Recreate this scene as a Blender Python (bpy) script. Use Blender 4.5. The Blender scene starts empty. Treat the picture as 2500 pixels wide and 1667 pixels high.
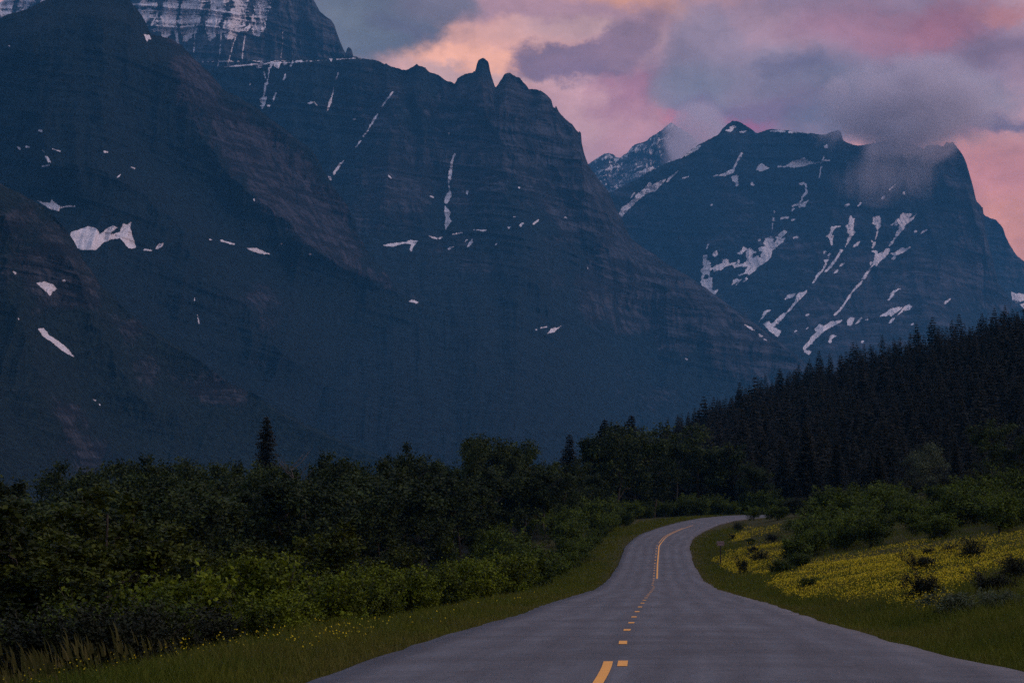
import bpy, math, random
import numpy as np
from mathutils import Vector, Matrix

RNG = np.random.default_rng(7)
random.seed(7)
scene = bpy.context.scene

# ------------------------------------------------------------------ camera
CAM = np.array([0.0, 0.0, 2.0])
F = 5903.0                      # focal length in photo pixels (85 mm lens)
W0, H0, HOR = 2500.0, 1667.0, 1250.0
PITCH = math.atan((HOR - H0 / 2) / F)
cam_d = bpy.data.cameras.new("camera")
cam_d.lens = 85.0; cam_d.sensor_width = 36.0
cam_d.clip_start = 0.1; cam_d.clip_end = 60000
cam = bpy.data.objects.new("camera", cam_d)
scene.collection.objects.link(cam)
cam.location = CAM
cam.rotation_euler = (math.radians(90) + PITCH, 0, 0)
scene.camera = cam
CP, SP = math.cos(PITCH), math.sin(PITCH)

def ray(x, y):
    """direction of a photo pixel, scaled so that its forward (Y) part is 1"""
    u = (np.asarray(x, float) - W0 / 2) / F
    v = (H0 / 2 - np.asarray(y, float)) / F
    dy = CP - v * SP
    dz = SP + v * CP
    return u / dy, dz / dy

def P(x, y, d):
    rx, rz = ray(x, y)
    return np.stack([rx * d, np.ones_like(rx) * d, CAM[2] + rz * d], -1)

def proj(p):
    q = p - CAM
    fw = q[..., 1] * CP + q[..., 2] * SP
    up = -q[..., 1] * SP + q[..., 2] * CP
    return W0 / 2 + F * q[..., 0] / fw, H0 / 2 - F * up / fw

# ------------------------------------------------------------------ render settings
scene.view_settings.view_transform = 'Standard'
scene.view_settings.look = 'None'
scene.view_settings.exposure = 0.0
scene.view_settings.gamma = 1.0
scene.cycles.use_denoising = False
try:
    scene.cycles.denoiser = 'OPENIMAGEDENOISE'
    scene.cycles.denoising_input_passes = 'RGB_ALBEDO_NORMAL'
    scene.cycles.denoising_prefilter = 'ACCURATE'
except Exception:
    pass
scene.cycles.max_bounces = 5
scene.cycles.diffuse_bounces = 2
scene.cycles.glossy_bounces = 2
scene.cycles.transmission_bounces = 2
scene.cycles.transparent_max_bounces = 6
scene.cycles.volume_bounces = 1
scene.cycles.sample_clamp_indirect = 4.0
scene.cycles.use_adaptive_sampling = True
scene.cycles.adaptive_threshold = 0.012
scene.cycles.adaptive_min_samples = 24

# ------------------------------------------------------------------ node helpers
class NT:
    def __init__(s, nt): s.nt = nt
    def new(s, t, **kw):
        n = s.nt.nodes.new(t)
        for k, v in kw.items(): setattr(n, k, v)
        return n
    def put(s, sock, v):
        if isinstance(v, bpy.types.NodeSocket): s.nt.links.new(v, sock)
        elif v is not None: sock.default_value = v
    def m(s, op, a, b=None, c=None, clamp=False):
        n = s.new('ShaderNodeMath', operation=op); n.use_clamp = clamp
        s.put(n.inputs[0], a)
        if b is not None: s.put(n.inputs[1], b)
        if c is not None: s.put(n.inputs[2], c)
        return n.outputs[0]
    def v(s, op, a, b=None):
        n = s.new('ShaderNodeVectorMath', operation=op)
        s.put(n.inputs[0], a)
        if b is not None: s.put(n.inputs[1], b)
        return n.outputs['Value'] if op == 'LENGTH' else n.outputs[0]
    def noise(s, vec, scale, detail=4, rough=.55, dist=0.0, col=False):
        n = s.new('ShaderNodeTexNoise')
        s.put(n.inputs['Vector'], vec); s.put(n.inputs['Scale'], scale)
        n.inputs['Detail'].default_value = detail; n.inputs['Roughness'].default_value = rough
        n.inputs['Distortion'].default_value = dist
        return n.outputs['Color'] if col else n.outputs['Fac']
    def mr(s, v, a, b, c=0.0, d=1.0, smooth=False):
        n = s.new('ShaderNodeMapRange')
        if smooth: n.interpolation_type = 'SMOOTHSTEP'
        s.put(n.inputs[0], v)
        for i, q in enumerate((a, b, c, d)): s.put(n.inputs[i + 1], q)
        return n.outputs[0]
    def mix(s, f, a, b, mode='MIX'):
        n = s.new('ShaderNodeMix', data_type='RGBA', blend_type=mode)
        s.put(n.inputs[0], f)
        for i, q in ((6, a), (7, b)):
            if isinstance(q, (tuple, list)): q = (q[0], q[1], q[2], 1.0)
            s.put(n.inputs[i], q)
        return n.outputs[2]
    def attr(s, name):
        return s.new('ShaderNodeAttribute', attribute_name=name).outputs['Fac']

# ------------------------------------------------------------------ world: dusk sky with lit clouds
SUN_EL, SUN_AZ = math.radians(26), math.radians(98)   # soft pink afterglow from the right
world = bpy.data.worlds.new("World"); scene.world = world
world.use_nodes = True
wn = world.node_tree; wn.nodes.clear()
n = NT(wn)
out = n.new('ShaderNodeOutputWorld'); bg = n.new('ShaderNodeBackground')
wn.links.new(bg.outputs[0], out.inputs[0])
sky = n.new('ShaderNodeTexSky', sky_type='NISHITA')
sky.sun_disc = False; sky.sun_elevation = math.radians(3.0); sky.sun_rotation = SUN_AZ
sky.dust_density = 2.0; sky.ozone_density = 3.0
tc = n.new('ShaderNodeTexCoord').outputs['Generated']
sep = n.new('ShaderNodeSeparateXYZ'); wn.links.new(tc, sep.inputs[0])
az = n.m('ARCTAN2', sep.outputs[0], sep.outputs[1])
el = n.m('ARCSINE', sep.outputs[2])
cmb = n.new('ShaderNodeCombineXYZ'); wn.links.new(az, cmb.inputs[0]); wn.links.new(el, cmb.inputs[1])
ang = cmb.outputs[0]                                  # (azimuth, elevation) in radians
# billow warp: large, middle and fine
def warp(vec, scale, amp, detail=4, rough=.55):
    c = n.noise(vec, scale, detail, rough, col=True)
    c = n.v('SUBTRACT', c, (.5, .5, .5))
    c = n.v('MULTIPLY', c, (amp, amp * .8, 0))
    return n.v('ADD', vec, c)
stretch = n.v('MULTIPLY', ang, (1, 1.35, 1))
wv = n.v('SUBTRACT', n.noise(stretch, 14, 6, .62, col=True), (.5, .5, .5))
wv2 = n.v('SUBTRACT', n.noise(stretch, 55, 5, .65, col=True), (.5, .5, .5))
angw = n.v('ADD', ang, n.v('ADD', n.v('MULTIPLY', wv, (.048, .030, 0)), n.v('MULTIPLY', wv2, (.018, .014, 0))))
def blob(base, x, y, rx, ry, rot, col, a=1.0, soft=.55, sharpw=True):
    """one cloud mass, its centre and half sizes given as directions in the sky"""
    ux, uz = ray(x, y)
    caz = math.atan2(float(ux), 1.0); cel = math.atan2(float(uz), math.hypot(1.0, float(ux)))
    p = n.v('SUBTRACT', angw, (caz, cel, 0))
    r = n.new('ShaderNodeVectorRotate', rotation_type='Z_AXIS')
    n.put(r.inputs['Vector'], p); r.inputs['Angle'].default_value = math.radians(rot)
    p = n.v('MULTIPLY', r.outputs[0], (F / rx, F / ry, 0))
    d = n.v('LENGTH', p)
    f = n.mr(d, 1.0 + soft * .5, 1.0 - soft, 0, a, smooth=True)
    return n.mix(f, base, col)
def S(r, g, b, k=1.12):
    """colour of a cloud from its display value"""
    l = [((q / 255 + .055) / 1.055) ** 2.4 * k for q in (r, g, b)]
    return (l[0] * 1.10, l[1] * .97, max(0, l[2] * .88 - .038))
up = n.mr(el, 0.05, 1.2, 0, 1, smooth=True)
dome = n.mix(up, (.46, .43, .56), (.50, .60, .86))
ov = n.noise(tc, 2.2, 4, .6)
dome = n.mix(n.mr(ov, .35, .7, 0, .7), dome, (.78, .70, .82))
# the afterglow: the sky is brightest and warmest to the right, behind the mountains and the camera's right
glow = n.mr(n.m('COSINE', n.m('SUBTRACT', az, math.radians(100))), -.2, 1, 0, 1, smooth=True)
dome = n.mix(n.m('MULTIPLY', glow, n.mr(el, .1, 1.1, .85, .0)), dome, (1.55, 1.0, .98))
shade = n.mr(n.m('COSINE', n.m('SUBTRACT', az, math.radians(-85))), .1, 1, 0, .6, smooth=True)
dome = n.mix(n.m('MULTIPLY', shade, n.mr(el, .3, 1.2, 1, .0)), dome, (.16, .20, .34))
skyc = n.new('ShaderNodeVectorMath', operation='SCALE'); wn.links.new(sky.outputs[0], skyc.inputs[0]); skyc.inputs['Scale'].default_value = 0.1
dome = n.mix(.12, dome, skyc.outputs[0])
c = S(205, 160, 175)
c = blob(c, 2380, 620, 620, 330, 0, S(238, 158, 138), 1, .7)
c = blob(c, 2400, 430, 400, 90, 4, S(220, 142, 140), .9, .8)
c = blob(c, 1450, 30, 520, 90, -4, S(182, 143, 162), 1, .6)
c = blob(c, 1560, -10, 230, 34, -4, S(228, 165, 142), 1, .8)
c = blob(c, 1680, 48, 120, 34, 12, S(228, 165, 142), 1, .8)
c = blob(c, 1120, 150, 260, 70, 10, S(252, 188, 164, 1.3), 1, .6)
c = blob(c, 1230, 100, 220, 34, 8, S(238, 182, 172), .9, .8)
c = blob(c, 1430, 92, 200, 26, 0, S(208, 170, 176), .9, .8)
c = blob(c, 1150, 185, 240, 22, 8, S(196, 172, 186), .7, .8)
c = blob(c, 1430, 290, 220, 70, 10, S(212, 166, 178), .9, .8)
c = blob(c, 940, 0, 200, 150, 0, S(103, 104, 128), 1, .30)
c = blob(c, 800, 60, 170, 105, 0, S(108, 112, 134), 1, .5)
c = blob(c, 1060, 0, 130, 62, 22, S(112, 104, 128), 1, .5)
c = blob(c, 880, 30, 110, 60, 0, S(118, 124, 142), .7, .9)
c = blob(c, 1000, 70, 110, 30, 30, S(104, 98, 126), .8, .8)
c = blob(c, 1400, 165, 170, 48, -6, S(146, 116, 144), 1, .3)
c = blob(c, 1330, 150, 90, 36, 10, S(140, 112, 140), .9, .4)
c = blob(c, 1510, 120, 50, 72, 30, S(156, 124, 150), .9, .4)
c = blob(c, 1420, 195, 120, 30, 0, S(128, 102, 134), .8, .8)
c = blob(c, 1540, 225, 110, 60, -24, S(170, 116, 146), .9, .6)
c = blob(c, 1560, 330, 100, 80, 0, S(206, 150, 168), .8, .8)
c = blob(c, 2080, 130, 490, 215, 0, S(150, 124, 152), 1, .28)
c = blob(c, 1760, 150, 200, 160, 0, S(156, 136, 162), 1, .35)
c = blob(c, 1720, 215, 120, 80, 0, S(138, 134, 160), .95, .8)
c = blob(c, 1900, 60, 160, 50, 30, S(172, 138, 160), .8, .8)
c = blob(c, 2100, 60, 170, 60, 0, S(172, 124, 150), .9, .8)
c = blob(c, 2270, 50, 160, 60, -12, S(172, 110, 132), .95, .8)
c = blob(c, 2440, 10, 110, 26, 0, S(190, 126, 130), .8, .8)
c = blob(c, 2400, 110, 150, 50, -8, S(128, 100, 126), .9, .8)
c = blob(c, 2030, 190, 220, 60, 8, S(128, 120, 148), .9, .8)
c = blob(c, 2210, 245, 240, 90, -6, S(132, 126, 148), .95, .6)
c = blob(c, 1960, 160, 90, 30, 0, S(112, 100, 134), .7, .8)
c = blob(c, 1850, 270, 240, 46, 0, S(132, 108, 144), .9, .7)
c = blob(c, 2060, 280, 140, 50, -20, S(116, 110, 140), .8, .8)
c = blob(c, 1710, 312, 120, 30, 16, S(222, 104, 134), 1, .9)
c = blob(c, 1840, 282, 70, 16, 10, S(182, 96, 140), .8, .9)
c = blob(c, 1660, 372, 110, 44, 26, S(168, 132, 162), .9, .8)
c = blob(c, 2340, 240, 150, 60, 0, S(140, 130, 152), .8, .8)
c = blob(c, 2430, 296, 140, 28, -8, S(118, 96, 128), .95, .6)
c = blob(c, 2320, 330, 120, 20, 0, S(196, 118, 140), .7, .8)
# billow shading over everything
bv = n.v('ADD', stretch, n.v('MULTIPLY', wv, (.04, .03, 0)))
bil = n.noise(bv, 24, 7, .64)
bil2 = n.noise(n.v('MULTIPLY', bv, (1, 1.8, 1)), 9, 5, .6)
bilc = n.m('MULTIPLY', n.mr(bil, .32, .68, .74, 1.24), n.mr(bil2, .32, .68, .84, 1.14))
c2 = n.new('ShaderNodeVectorMath', operation='SCALE'); n.put(c2.inputs[0], c); n.put(c2.inputs['Scale'], bilc)
c = c2.outputs[0]
# the coloured sunset sky fills a broad sector ahead and low down
sec = n.mr(n.m('ABSOLUTE', az), .30, .75, 1, 0, smooth=True)
sec = n.m('MULTIPLY', sec, n.mr(el, .28, .55, 1, 0, smooth=True))
col = n.mix(sec, dome, c)
col = n.mix(n.mr(el, -.02, -.12, 0, 1), col, (.05, .05, .06))
wn.links.new(col, bg.inputs[0]); bg.inputs[1].default_value = 1.0

sun_d = bpy.data.lights.new("sun", 'SUN')
sun_d.energy = 1.5; sun_d.angle = math.radians(20); sun_d.color = (1.0, .76, .72)
sun = bpy.data.objects.new("sun", sun_d); scene.collection.objects.link(sun)
sdir = Vector((math.sin(SUN_AZ) * math.cos(SUN_EL), math.cos(SUN_AZ) * math.cos(SUN_EL), math.sin(SUN_EL)))
sun.rotation_euler = sdir.to_track_quat('Z', 'Y').to_euler()

# ------------------------------------------------------------------ object helpers
def mesh_np(name, V, Fc, mats=(), midx=None, smooth=False, attrs=None):
    """V (n,3); Fc list of index arrays (m,3)/(m,4)"""
    if isinstance(Fc, np.ndarray): Fc = [Fc]
    me = bpy.data.meshes.new(name)
    V = np.ascontiguousarray(V, np.float32)
    me.vertices.add(len(V)); me.vertices.foreach_set('co', V.ravel())
    loops = np.concatenate([f.ravel() for f in Fc]).astype(np.int32)
    sizes = np.concatenate([np.full(len(f), f.shape[1], np.int32) for f in Fc])
    starts = np.concatenate([[0], np.cumsum(sizes)[:-1]]).astype(np.int32)
    me.loops.add(len(loops)); me.loops.foreach_set('vertex_index', loops)
    me.polygons.add(len(sizes)); me.polygons.foreach_set('loop_start', starts)
    for m_ in mats: me.materials.append(m_)
    if midx is not None: me.polygons.foreach_set('material_index', np.asarray(midx, np.int32))
    me.update(calc_edges=True)
    me.polygons.foreach_set('use_smooth', np.full(len(sizes), bool(smooth)))
    for k, a in (attrs or {}).items():
        at = me.attributes.new(k, 'FLOAT', 'POINT'); at.data.foreach_set('value', np.asarray(a, np.float32).ravel())
    return me

def link(name, data, parent=None, loc=(0, 0, 0), rotz=0, scale=(1, 1, 1)):
    o = bpy.data.objects.new(name, data); scene.collection.objects.link(o)
    o.location = loc; o.rotation_euler = (0, 0, rotz); o.scale = scale
    if parent is not None: o.parent = parent
    return o

def tag(o, label=None, cat=None, group=None, kind=None):
    if label: o['label'] = label
    if cat: o['category'] = cat
    if group: o['group'] = group
    if kind: o['kind'] = kind
    return o

def grid_faces(nr, nc):
    i = np.arange(nr - 1)[:, None] * nc + np.arange(nc - 1)[None, :]
    i = i.ravel()
    return np.stack([i, i + 1, i + nc + 1, i + nc], 1)

# value noise -------------------------------------------------------
_T = RNG.random((64, 64, 64)).astype(np.float32) * 2 - 1
def vn(x, y, z=0.0):
    x, y, z = np.broadcast_arrays(x, y, z)
    xi, yi, zi = np.floor(x).astype(int), np.floor(y).astype(int), np.floor(z).astype(int)
    fx, fy, fz = x - xi, y - yi, z - zi
    fx, fy, fz = [t * t * t * (t * (t * 6 - 15) + 10) for t in (fx, fy, fz)]
    g = lambda a, b, c: _T[(xi + a) & 63, (yi + b) & 63, (zi + c) & 63]
    l = lambda a, b, t: a + (b - a) * t
    return l(l(l(g(0,0,0), g(1,0,0), fx), l(g(0,1,0), g(1,1,0), fx), fy),
             l(l(g(0,0,1), g(1,0,1), fx), l(g(0,1,1), g(1,1,1), fx), fy), fz)
def fbm(x, y, z=0.0, o=5, g=.5, lac=2.03):
    s = 0; a = 1; t = 0
    for i in range(o):
        s = s + a * vn(x * lac**i + 17.3 * i, y * lac**i + 9.1 * i, z + 5.7 * i); t += a; a *= g
    return s / t
def ridged(x, y, z=0.0, o=5, g=.5, lac=2.03):
    s = 0; a = 1; t = 0
    for i in range(o):
        s = s + a * (1 - 2 * np.abs(vn(x * lac**i + 17.3 * i, y * lac**i + 9.1 * i, z + 5.7 * i))); t += a; a *= g
    return s / t

# ------------------------------------------------------------------ materials
def new_mat(name, rough=.9, spec=.1):
    m_ = bpy.data.materials.new(name); m_.use_nodes = True
    b = m_.node_tree.nodes['Principled BSDF']
    b.inputs['Roughness'].default_value = rough
    b.inputs['Specular IOR Level'].default_value = spec
    return m_, NT(m_.node_tree), b

def leaf_mat(name, dark, light, trans=.25, sc=1.6):
    m_, n, b = new_mat(name, .75, .12)
    pos = n.new('ShaderNodeTexCoord').outputs['Object']
    oi = n.new('ShaderNodeObjectInfo').outputs['Random']
    a = n.attr('tint')
    f = n.mr(n.m('ADD', a, n.m('MULTIPLY', n.m('SUBTRACT', oi, .5), .5)), 0, 1)
    col = n.mix(f, dark, light)
    n.put(b.inputs['Base Color'], col)
    tr = n.new('ShaderNodeBsdfTranslucent'); n.put(tr.inputs[0], col)
    mx = n.new('ShaderNodeMixShader'); mx.inputs[0].default_value = trans
    o = m_.node_tree.nodes['Material Output']
    m_.node_tree.links.new(b.outputs[0], mx.inputs[1]); m_.node_tree.links.new(tr.outputs[0], mx.inputs[2])
    m_.node_tree.links.new(mx.outputs[0], o.inputs[0])
    return m_

def plain_mat(name, col, col2=None, scale=5.0, rough=.85, spec=.15):
    m_, n, b = new_mat(name, rough, spec)
    pos = n.new('ShaderNodeTexCoord').outputs['Object']
    f = n.noise(pos, scale, 5, .6)
    n.put(b.inputs['Base Color'], n.mix(n.mr(f, .3, .7), col, col2 or tuple(q * .6 for q in col)))
    return m_

M = {}
M['leaf_tree'] = leaf_mat('cottonwood leaves', (.007, .014, .005), (.042, .064, .016), .18)
M['leaf_pale'] = leaf_mat('pale willow leaves', (.022, .036, .020), (.095, .120, .062), .15)
M['leaf_shrub'] = leaf_mat('shrub leaves', (.011, .022, .003), (.076, .112, .011), .2)
M['leaf_aspen'] = leaf_mat('aspen leaves', (.007, .013, .002), (.058, .076, .007), .18)
M['leaf_bright'] = leaf_mat('bright willow leaves', (.009, .018, .001), (.105, .140, .006), .18)
M['leaf_dark'] = leaf_mat('dark low shrub leaves', (.003, .006, .003), (.018, .024, .010), .1)
M['needle'] = leaf_mat('spruce needles', (.0028, .0036, .0022), (.009, .011, .006), .03)
M['bark'] = plain_mat('grey bark', (.05, .045, .038), (.02, .018, .015), 8)
M['deadwood'] = plain_mat('bleached dead wood', (.10, .095, .09), (.05, .045, .042), 6)

# ------------------------------------------------------------------ road layout
# sections: depth, row, left edge, right edge (near), then left point / right point through the bend
SEC = []
for d, y, xl, xr in ((28.3, 1667, 740, 2660), (31.5, 1627, 850, 2490), (33.5, 1609, 905, 2300), (42, 1552, 1076, 2136), (50, 1531, 1155, 2060),
                     (62, 1506, 1250, 1974), (82, 1474, 1335, 1880), (105, 1455, 1397, 1812), (140, 1438, 1455, 1751), (180, 1416, 1484, 1716),
                     (224, 1378, 1511, 1694), (267, 1334, 1526, 1682)):
    SEC.append((P(xl, y, d), P(xr, y, d)))
l0, r0 = SEC[0]
dirv = SEC[3][0] - SEC[0][0]; dirv = dirv / dirv[1]
pre = []
for d in (-60, -20, 0, 14, 22):
    sh = dirv * (d - 28.3); sh[2] = 0
    r_ = r0 + sh; r_[0] -= .6 * min(1, (28.3 - d) / 14)
    pre.append((l0 + sh, r_))
SEC = pre + SEC
for dl, xl, yl, dr, xr, yr in ((292, 1553, 1310, 290, 1690, 1314), (305, 1573, 1300, 302, 1701, 1306), (325, 1610, 1287, 320, 1719, 1295), (348, 1658, 1274, 343, 1744, 1284),
                               (372, 1708, 1264.5, 366, 1772, 1274.5), (395, 1764, 1259, 389, 1800, 1268), (412, 1822, 1256.4, 405, 1846, 1263.5),
                               (424, 1885, 1256.4, 417, 1900, 1263), (430, 1950, 1257, 423, 1955, 1264), (430, 2020, 1258, 423, 2018, 1265), (424, 2090, 1260, 418, 2080, 1268)):
    SEC.append((P(xl, yl, dl), P(xr, yr, dr)))
SL = np.array([s[0] for s in SEC]); SR = np.array([s[1] for s in SEC])
t_ = np.concatenate([[0], np.cumsum(np.linalg.norm(np.diff((SL + SR) / 2, axis=0), axis=1))])
NS = 620
tt = np.linspace(0, t_[-1], NS)
def smooth_curve(A):
    o = np.stack([np.interp(tt, t_, A[:, k]) for k in range(3)], 1)
    ker = np.hanning(23); ker /= ker.sum()
    pad = 11
    e = np.concatenate([2 * o[0] - o[1:pad + 1][::-1], o, 2 * o[-1] - o[-pad - 1:-1][::-1]])
    return np.stack([np.convolve(e[:, k], ker, 'valid') for k in range(3)], 1)
RL, RR = smooth_curve(SL), smooth_curve(SR)
RC = (RL + RR) / 2

RM = None
def near_road(X, Y):
    """nearest point of the road: lateral place 0..1, distance outside the edge, road height, side"""
    X = np.asarray(X, float).ravel(); Y = np.asarray(Y, float).ravel()
    w = np.empty_like(X); s = np.empty_like(X); z = np.empty_like(X)
    ds = RC[::2]; 
    for a in range(0, len(X), 20000):
        x, y = X[a:a + 20000], Y[a:a + 20000]
        dist = np.full(len(x), 1e18); idx = np.zeros(len(x), int)
        for C_ in (RL, RC, RR):
            D = (x[:, None] - C_[::2, 0]) ** 2 + (y[:, None] - C_[::2, 1]) ** 2
            i = D.argmin(1); dd = D[np.arange(len(x)), i]
            b = dd < dist; dist[b] = dd[b]; idx[b] = i[b] * 2
        L, R = RL[idx], RR[idx]
        v = R - L; vv = v[:, 0] ** 2 + v[:, 1] ** 2
        ww = ((x - L[:, 0]) * v[:, 0] + (y - L[:, 1]) * v[:, 1]) / vv
        wc = np.clip(ww, 0, 1)
        px = L[:, 0] + v[:, 0] * wc; py = L[:, 1] + v[:, 1] * wc
        out_ = np.hypot(x - px, y - py)
        out_ = np.where((ww >= 0) & (ww <= 1) & (out_ < 1.2), 0, out_)
        w[a:a + 20000] = ww; s[a:a + 20000] = out_; z[a:a + 20000] = L[:, 2] + v[:, 2] * wc
    return w, s, z

def sstep(x, a, b):
    t = np.clip((x - a) / (b - a), 0, 1); return t * t * (3 - 2 * t)

# forest hill on the right: skyline rows of the ground under the trees
HX = np.array([1100, 1400, 1560, 1700, 1850, 2000, 2130, 2260, 2380, 2500, 2700, 3200, 4200])
HY = np.array([1262, 1228, 1128, 1050, 990, 935, 905, 870, 830, 802, 740, 640, 560]) + 18.0
HD = np.array([1100, 1080, 1050, 1000, 960, 930, 900, 880, 860, 850, 830, 800, 760])
def hill_z(X, Y):
    r = np.hypot(X, Y); azx = W0 / 2 + F * X / np.maximum(Y, 1e-3) * CP   # row-independent enough
    azx = np.where(Y > 5, azx, 4200)
    azx = np.clip(azx, 900, 4200)
    D = np.interp(azx, HX, HD); yy = np.interp(azx, HX, HY)
    zr = CAM[2] + ray(azx, yy)[1] * D
    t = np.clip((Y - 415) / (D - 415), 0, 1)
    f = t ** 1.15
    back = sstep(Y, D, D + 900)
    z = zr * f * (1 - back)
    return np.where((azx > 1100) & (Y > 5), z, 0.0)

def zt(X, Y):
    X = np.asarray(X, float); Y = np.asarray(Y, float); shp = X.shape
    x, y = X.ravel(), Y.ravel()
    w, s, zr = near_road(x, y)
    left = w < .5
    # left side: verge, then a bank falling away; none on the outside of the bend
    kf = 1 - .9 * sstep(y, 215, 330)
    drop = -.04 * np.minimum(s, 3.0) - kf * (.20 * np.clip(s - 2.6, 0, 14)) - .035 * np.clip(s - 12, 0, 120)
    zl = np.maximum(zr + drop, -7.0)
    rise = -.16 * np.exp(-((s - 1.5) / .9) ** 2) + .165 * np.clip(s - 2.0, 0, 36) + .09 * np.clip(s - 38, 0, 70) + .03 * np.clip(s - 108, 0, 200)
    zrr = zr + rise
    z = np.where(s <= 0, zr, np.where(left, zl, zrr))
    z = z + np.where(s > 1.2, 1, 0) * np.clip((s - 1.2) / 5, 0, 1) * (.28 * fbm(x / 9, y / 9, o=3) + .1 * fbm(x / 2.2, y / 2.2, 3.3, o=2))
    # far behaviour: flatten to the valley floor, then the hill
    r = np.hypot(x, y)
    far = sstep(r, 470, 900)
    behind = sstep(-y, 20, 80)
    z = z * (1 - far) + (-7.0) * far
    hz = hill_z(x, y)
    hz = hz + np.where(hz > .5, 1, 0) * 2.5 * fbm(x / 60, y / 60, 8.1, o=3) * np.clip(hz / 8, 0, 1)
    z = np.maximum(z, np.where(y > 415, hz + 1.0 * np.clip(hz, 0, 1), -1e3))
    z = z - .07 - .10 * (s <= 0)
    return z.reshape(shp)

# ------------------------------------------------------------------ ground: one sheet out to the horizon
rad = np.concatenate([np.geomspace(3, 24, 16)[:-1], np.geomspace(24, 480, 330)[:-1], np.geomspace(480, 1300, 90)[:-1], np.geomspace(1300, 32000, 26)])
th = np.concatenate([np.linspace(-180, -24, 50)[:-1], np.linspace(-24, -13.5, 50)[:-1], np.linspace(-13.5, 15, 560)[:-1], np.linspace(15, 28, 60)[:-1], np.linspace(28, 180, 50)])
TH, RD = np.meshgrid(np.radians(th), rad)
GX, GY = np.sin(TH) * RD, np.cos(TH) * RD
GZ = zt(GX, GY)
m_ground, n, b = new_mat('meadow soil and turf', .95, .05)
pos = n.new('ShaderNodeTexCoord').outputs['Object']
f1 = n.noise(pos, .35, 6, .6); f2 = n.noise(pos, 6, 5, .65)
gcol = n.mix(n.mr(f1, .35, .65), (.030, .034, .007), (.055, .046, .012))
gcol = n.mix(n.mr(f2, .35, .7), gcol, (.018, .022, .006))
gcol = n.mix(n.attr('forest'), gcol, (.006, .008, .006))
gcol = n.mix(n.m('MULTIPLY', n.attr('edge'), n.mr(f2, .3, .65)), gcol, (.045, .035, .026))
n.put(b.inputs['Base Color'], gcol)
bp = n.new('ShaderNodeBump'); bp.inputs['Strength'].default_value = .6; bp.inputs['Distance'].default_value = .08
n.put(bp.inputs['Height'], f2); n.put(b.inputs['Normal'], bp.outputs[0])
wG, sG, _ = near_road(GX, GY)
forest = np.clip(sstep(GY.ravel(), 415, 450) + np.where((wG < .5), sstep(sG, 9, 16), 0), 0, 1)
edge = np.exp(-(sG / .45) ** 2)
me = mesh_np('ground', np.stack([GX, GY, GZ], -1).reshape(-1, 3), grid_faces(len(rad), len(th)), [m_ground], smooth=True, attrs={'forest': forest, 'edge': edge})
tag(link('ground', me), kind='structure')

# ------------------------------------------------------------------ road surface
NC = 15
ws = np.linspace(0, 1, NC)
edge_n = lambda k: .10 * fbm(tt / 1.7, k * 31.0, o=4)
Vr = []
for i in range(NS):
    v = RR[i] - RL[i]; wdt = np.linalg.norm(v[:2])
    vl = v / wdt
    row = []
    eL = .10 * float(fbm(np.array(tt[i] / 1.9), 3.1, o=4)); eR = .14 * float(fbm(np.array(tt[i] / 1.9), 47.1, o=4))
    a = RL[i] + vl * eL; c_ = RR[i] + vl * eR
    row.append(a + np.array([0, 0, -.35]) - vl * .06)
    for w_ in ws:
        p = a + (c_ - a) * w_; p = p + np.array([0, 0, .045 * (1 - (2 * w_ - 1) ** 2)])
        row.append(p)
    row.append(c_ + np.array([0, 0, -.35]) + vl * .06)
    Vr.append(row)
Vr = np.array(Vr)
wat = np.tile(np.concatenate([[0], ws, [1]]), (NS, 1))
lat = np.repeat(np.linalg.norm(RR - RL, axis=1)[:, None], NC + 2, 1) * wat
m_road, n, b = new_mat('worn asphalt', .78, .22)
pos = n.new('ShaderNodeTexCoord').outputs['Object']
lt = n.attr('lat'); al = n.attr('along')
cm = n.new('ShaderNodeCombineXYZ'); n.put(cm.inputs[0], n.m('MULTIPLY', lt, .9)); n.put(cm.inputs[1], n.m('MULTIPLY', al, .05))
streak = n.noise(cm.outputs[0], 1.6, 5, .6)
cm2 = n.new('ShaderNodeCombineXYZ'); n.put(cm2.inputs[0], n.m('MULTIPLY', lt, .12)); n.put(cm2.inputs[1], n.m('MULTIPLY', al, .35))
cross = n.noise(cm2.outputs[0], 1.3, 5, .62)
big = n.noise(pos, .12, 4, .6); fine = n.noise(pos, 40, 3, .7); mid = n.noise(pos, 3.0, 5, .65)
acol = n.mix(n.mr(big, .3, .7), (.070, .079, .094), (.108, .119, .136))
acol = n.mix(n.mr(streak, .44, .62, 0, .8), acol, (.034, .038, .046))
acol = n.mix(n.mr(cross, .46, .64, 0, .85), acol, (.032, .036, .043))
acol = n.mix(n.mr(mid, .45, .72, 0, .6), acol, (.104, .112, .124))
acol = n.mix(n.mr(fine, .45, .62, 0, .55), acol, (.055, .056, .06))
acol = n.mix(n.mr(n.noise(pos, 14, 4, .7), .55, .7, 0, .5), acol, (.15, .16, .175))
# dark wheel tracks
acol = n.mix(n.mr(n.m('ABSOLUTE', n.m('SUBTRACT', n.m('PINGPONG', n.m('ADD', lt, .15), .95), .48)), .0, .5, .5, 0), acol, (.034, .037, .044))
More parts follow.
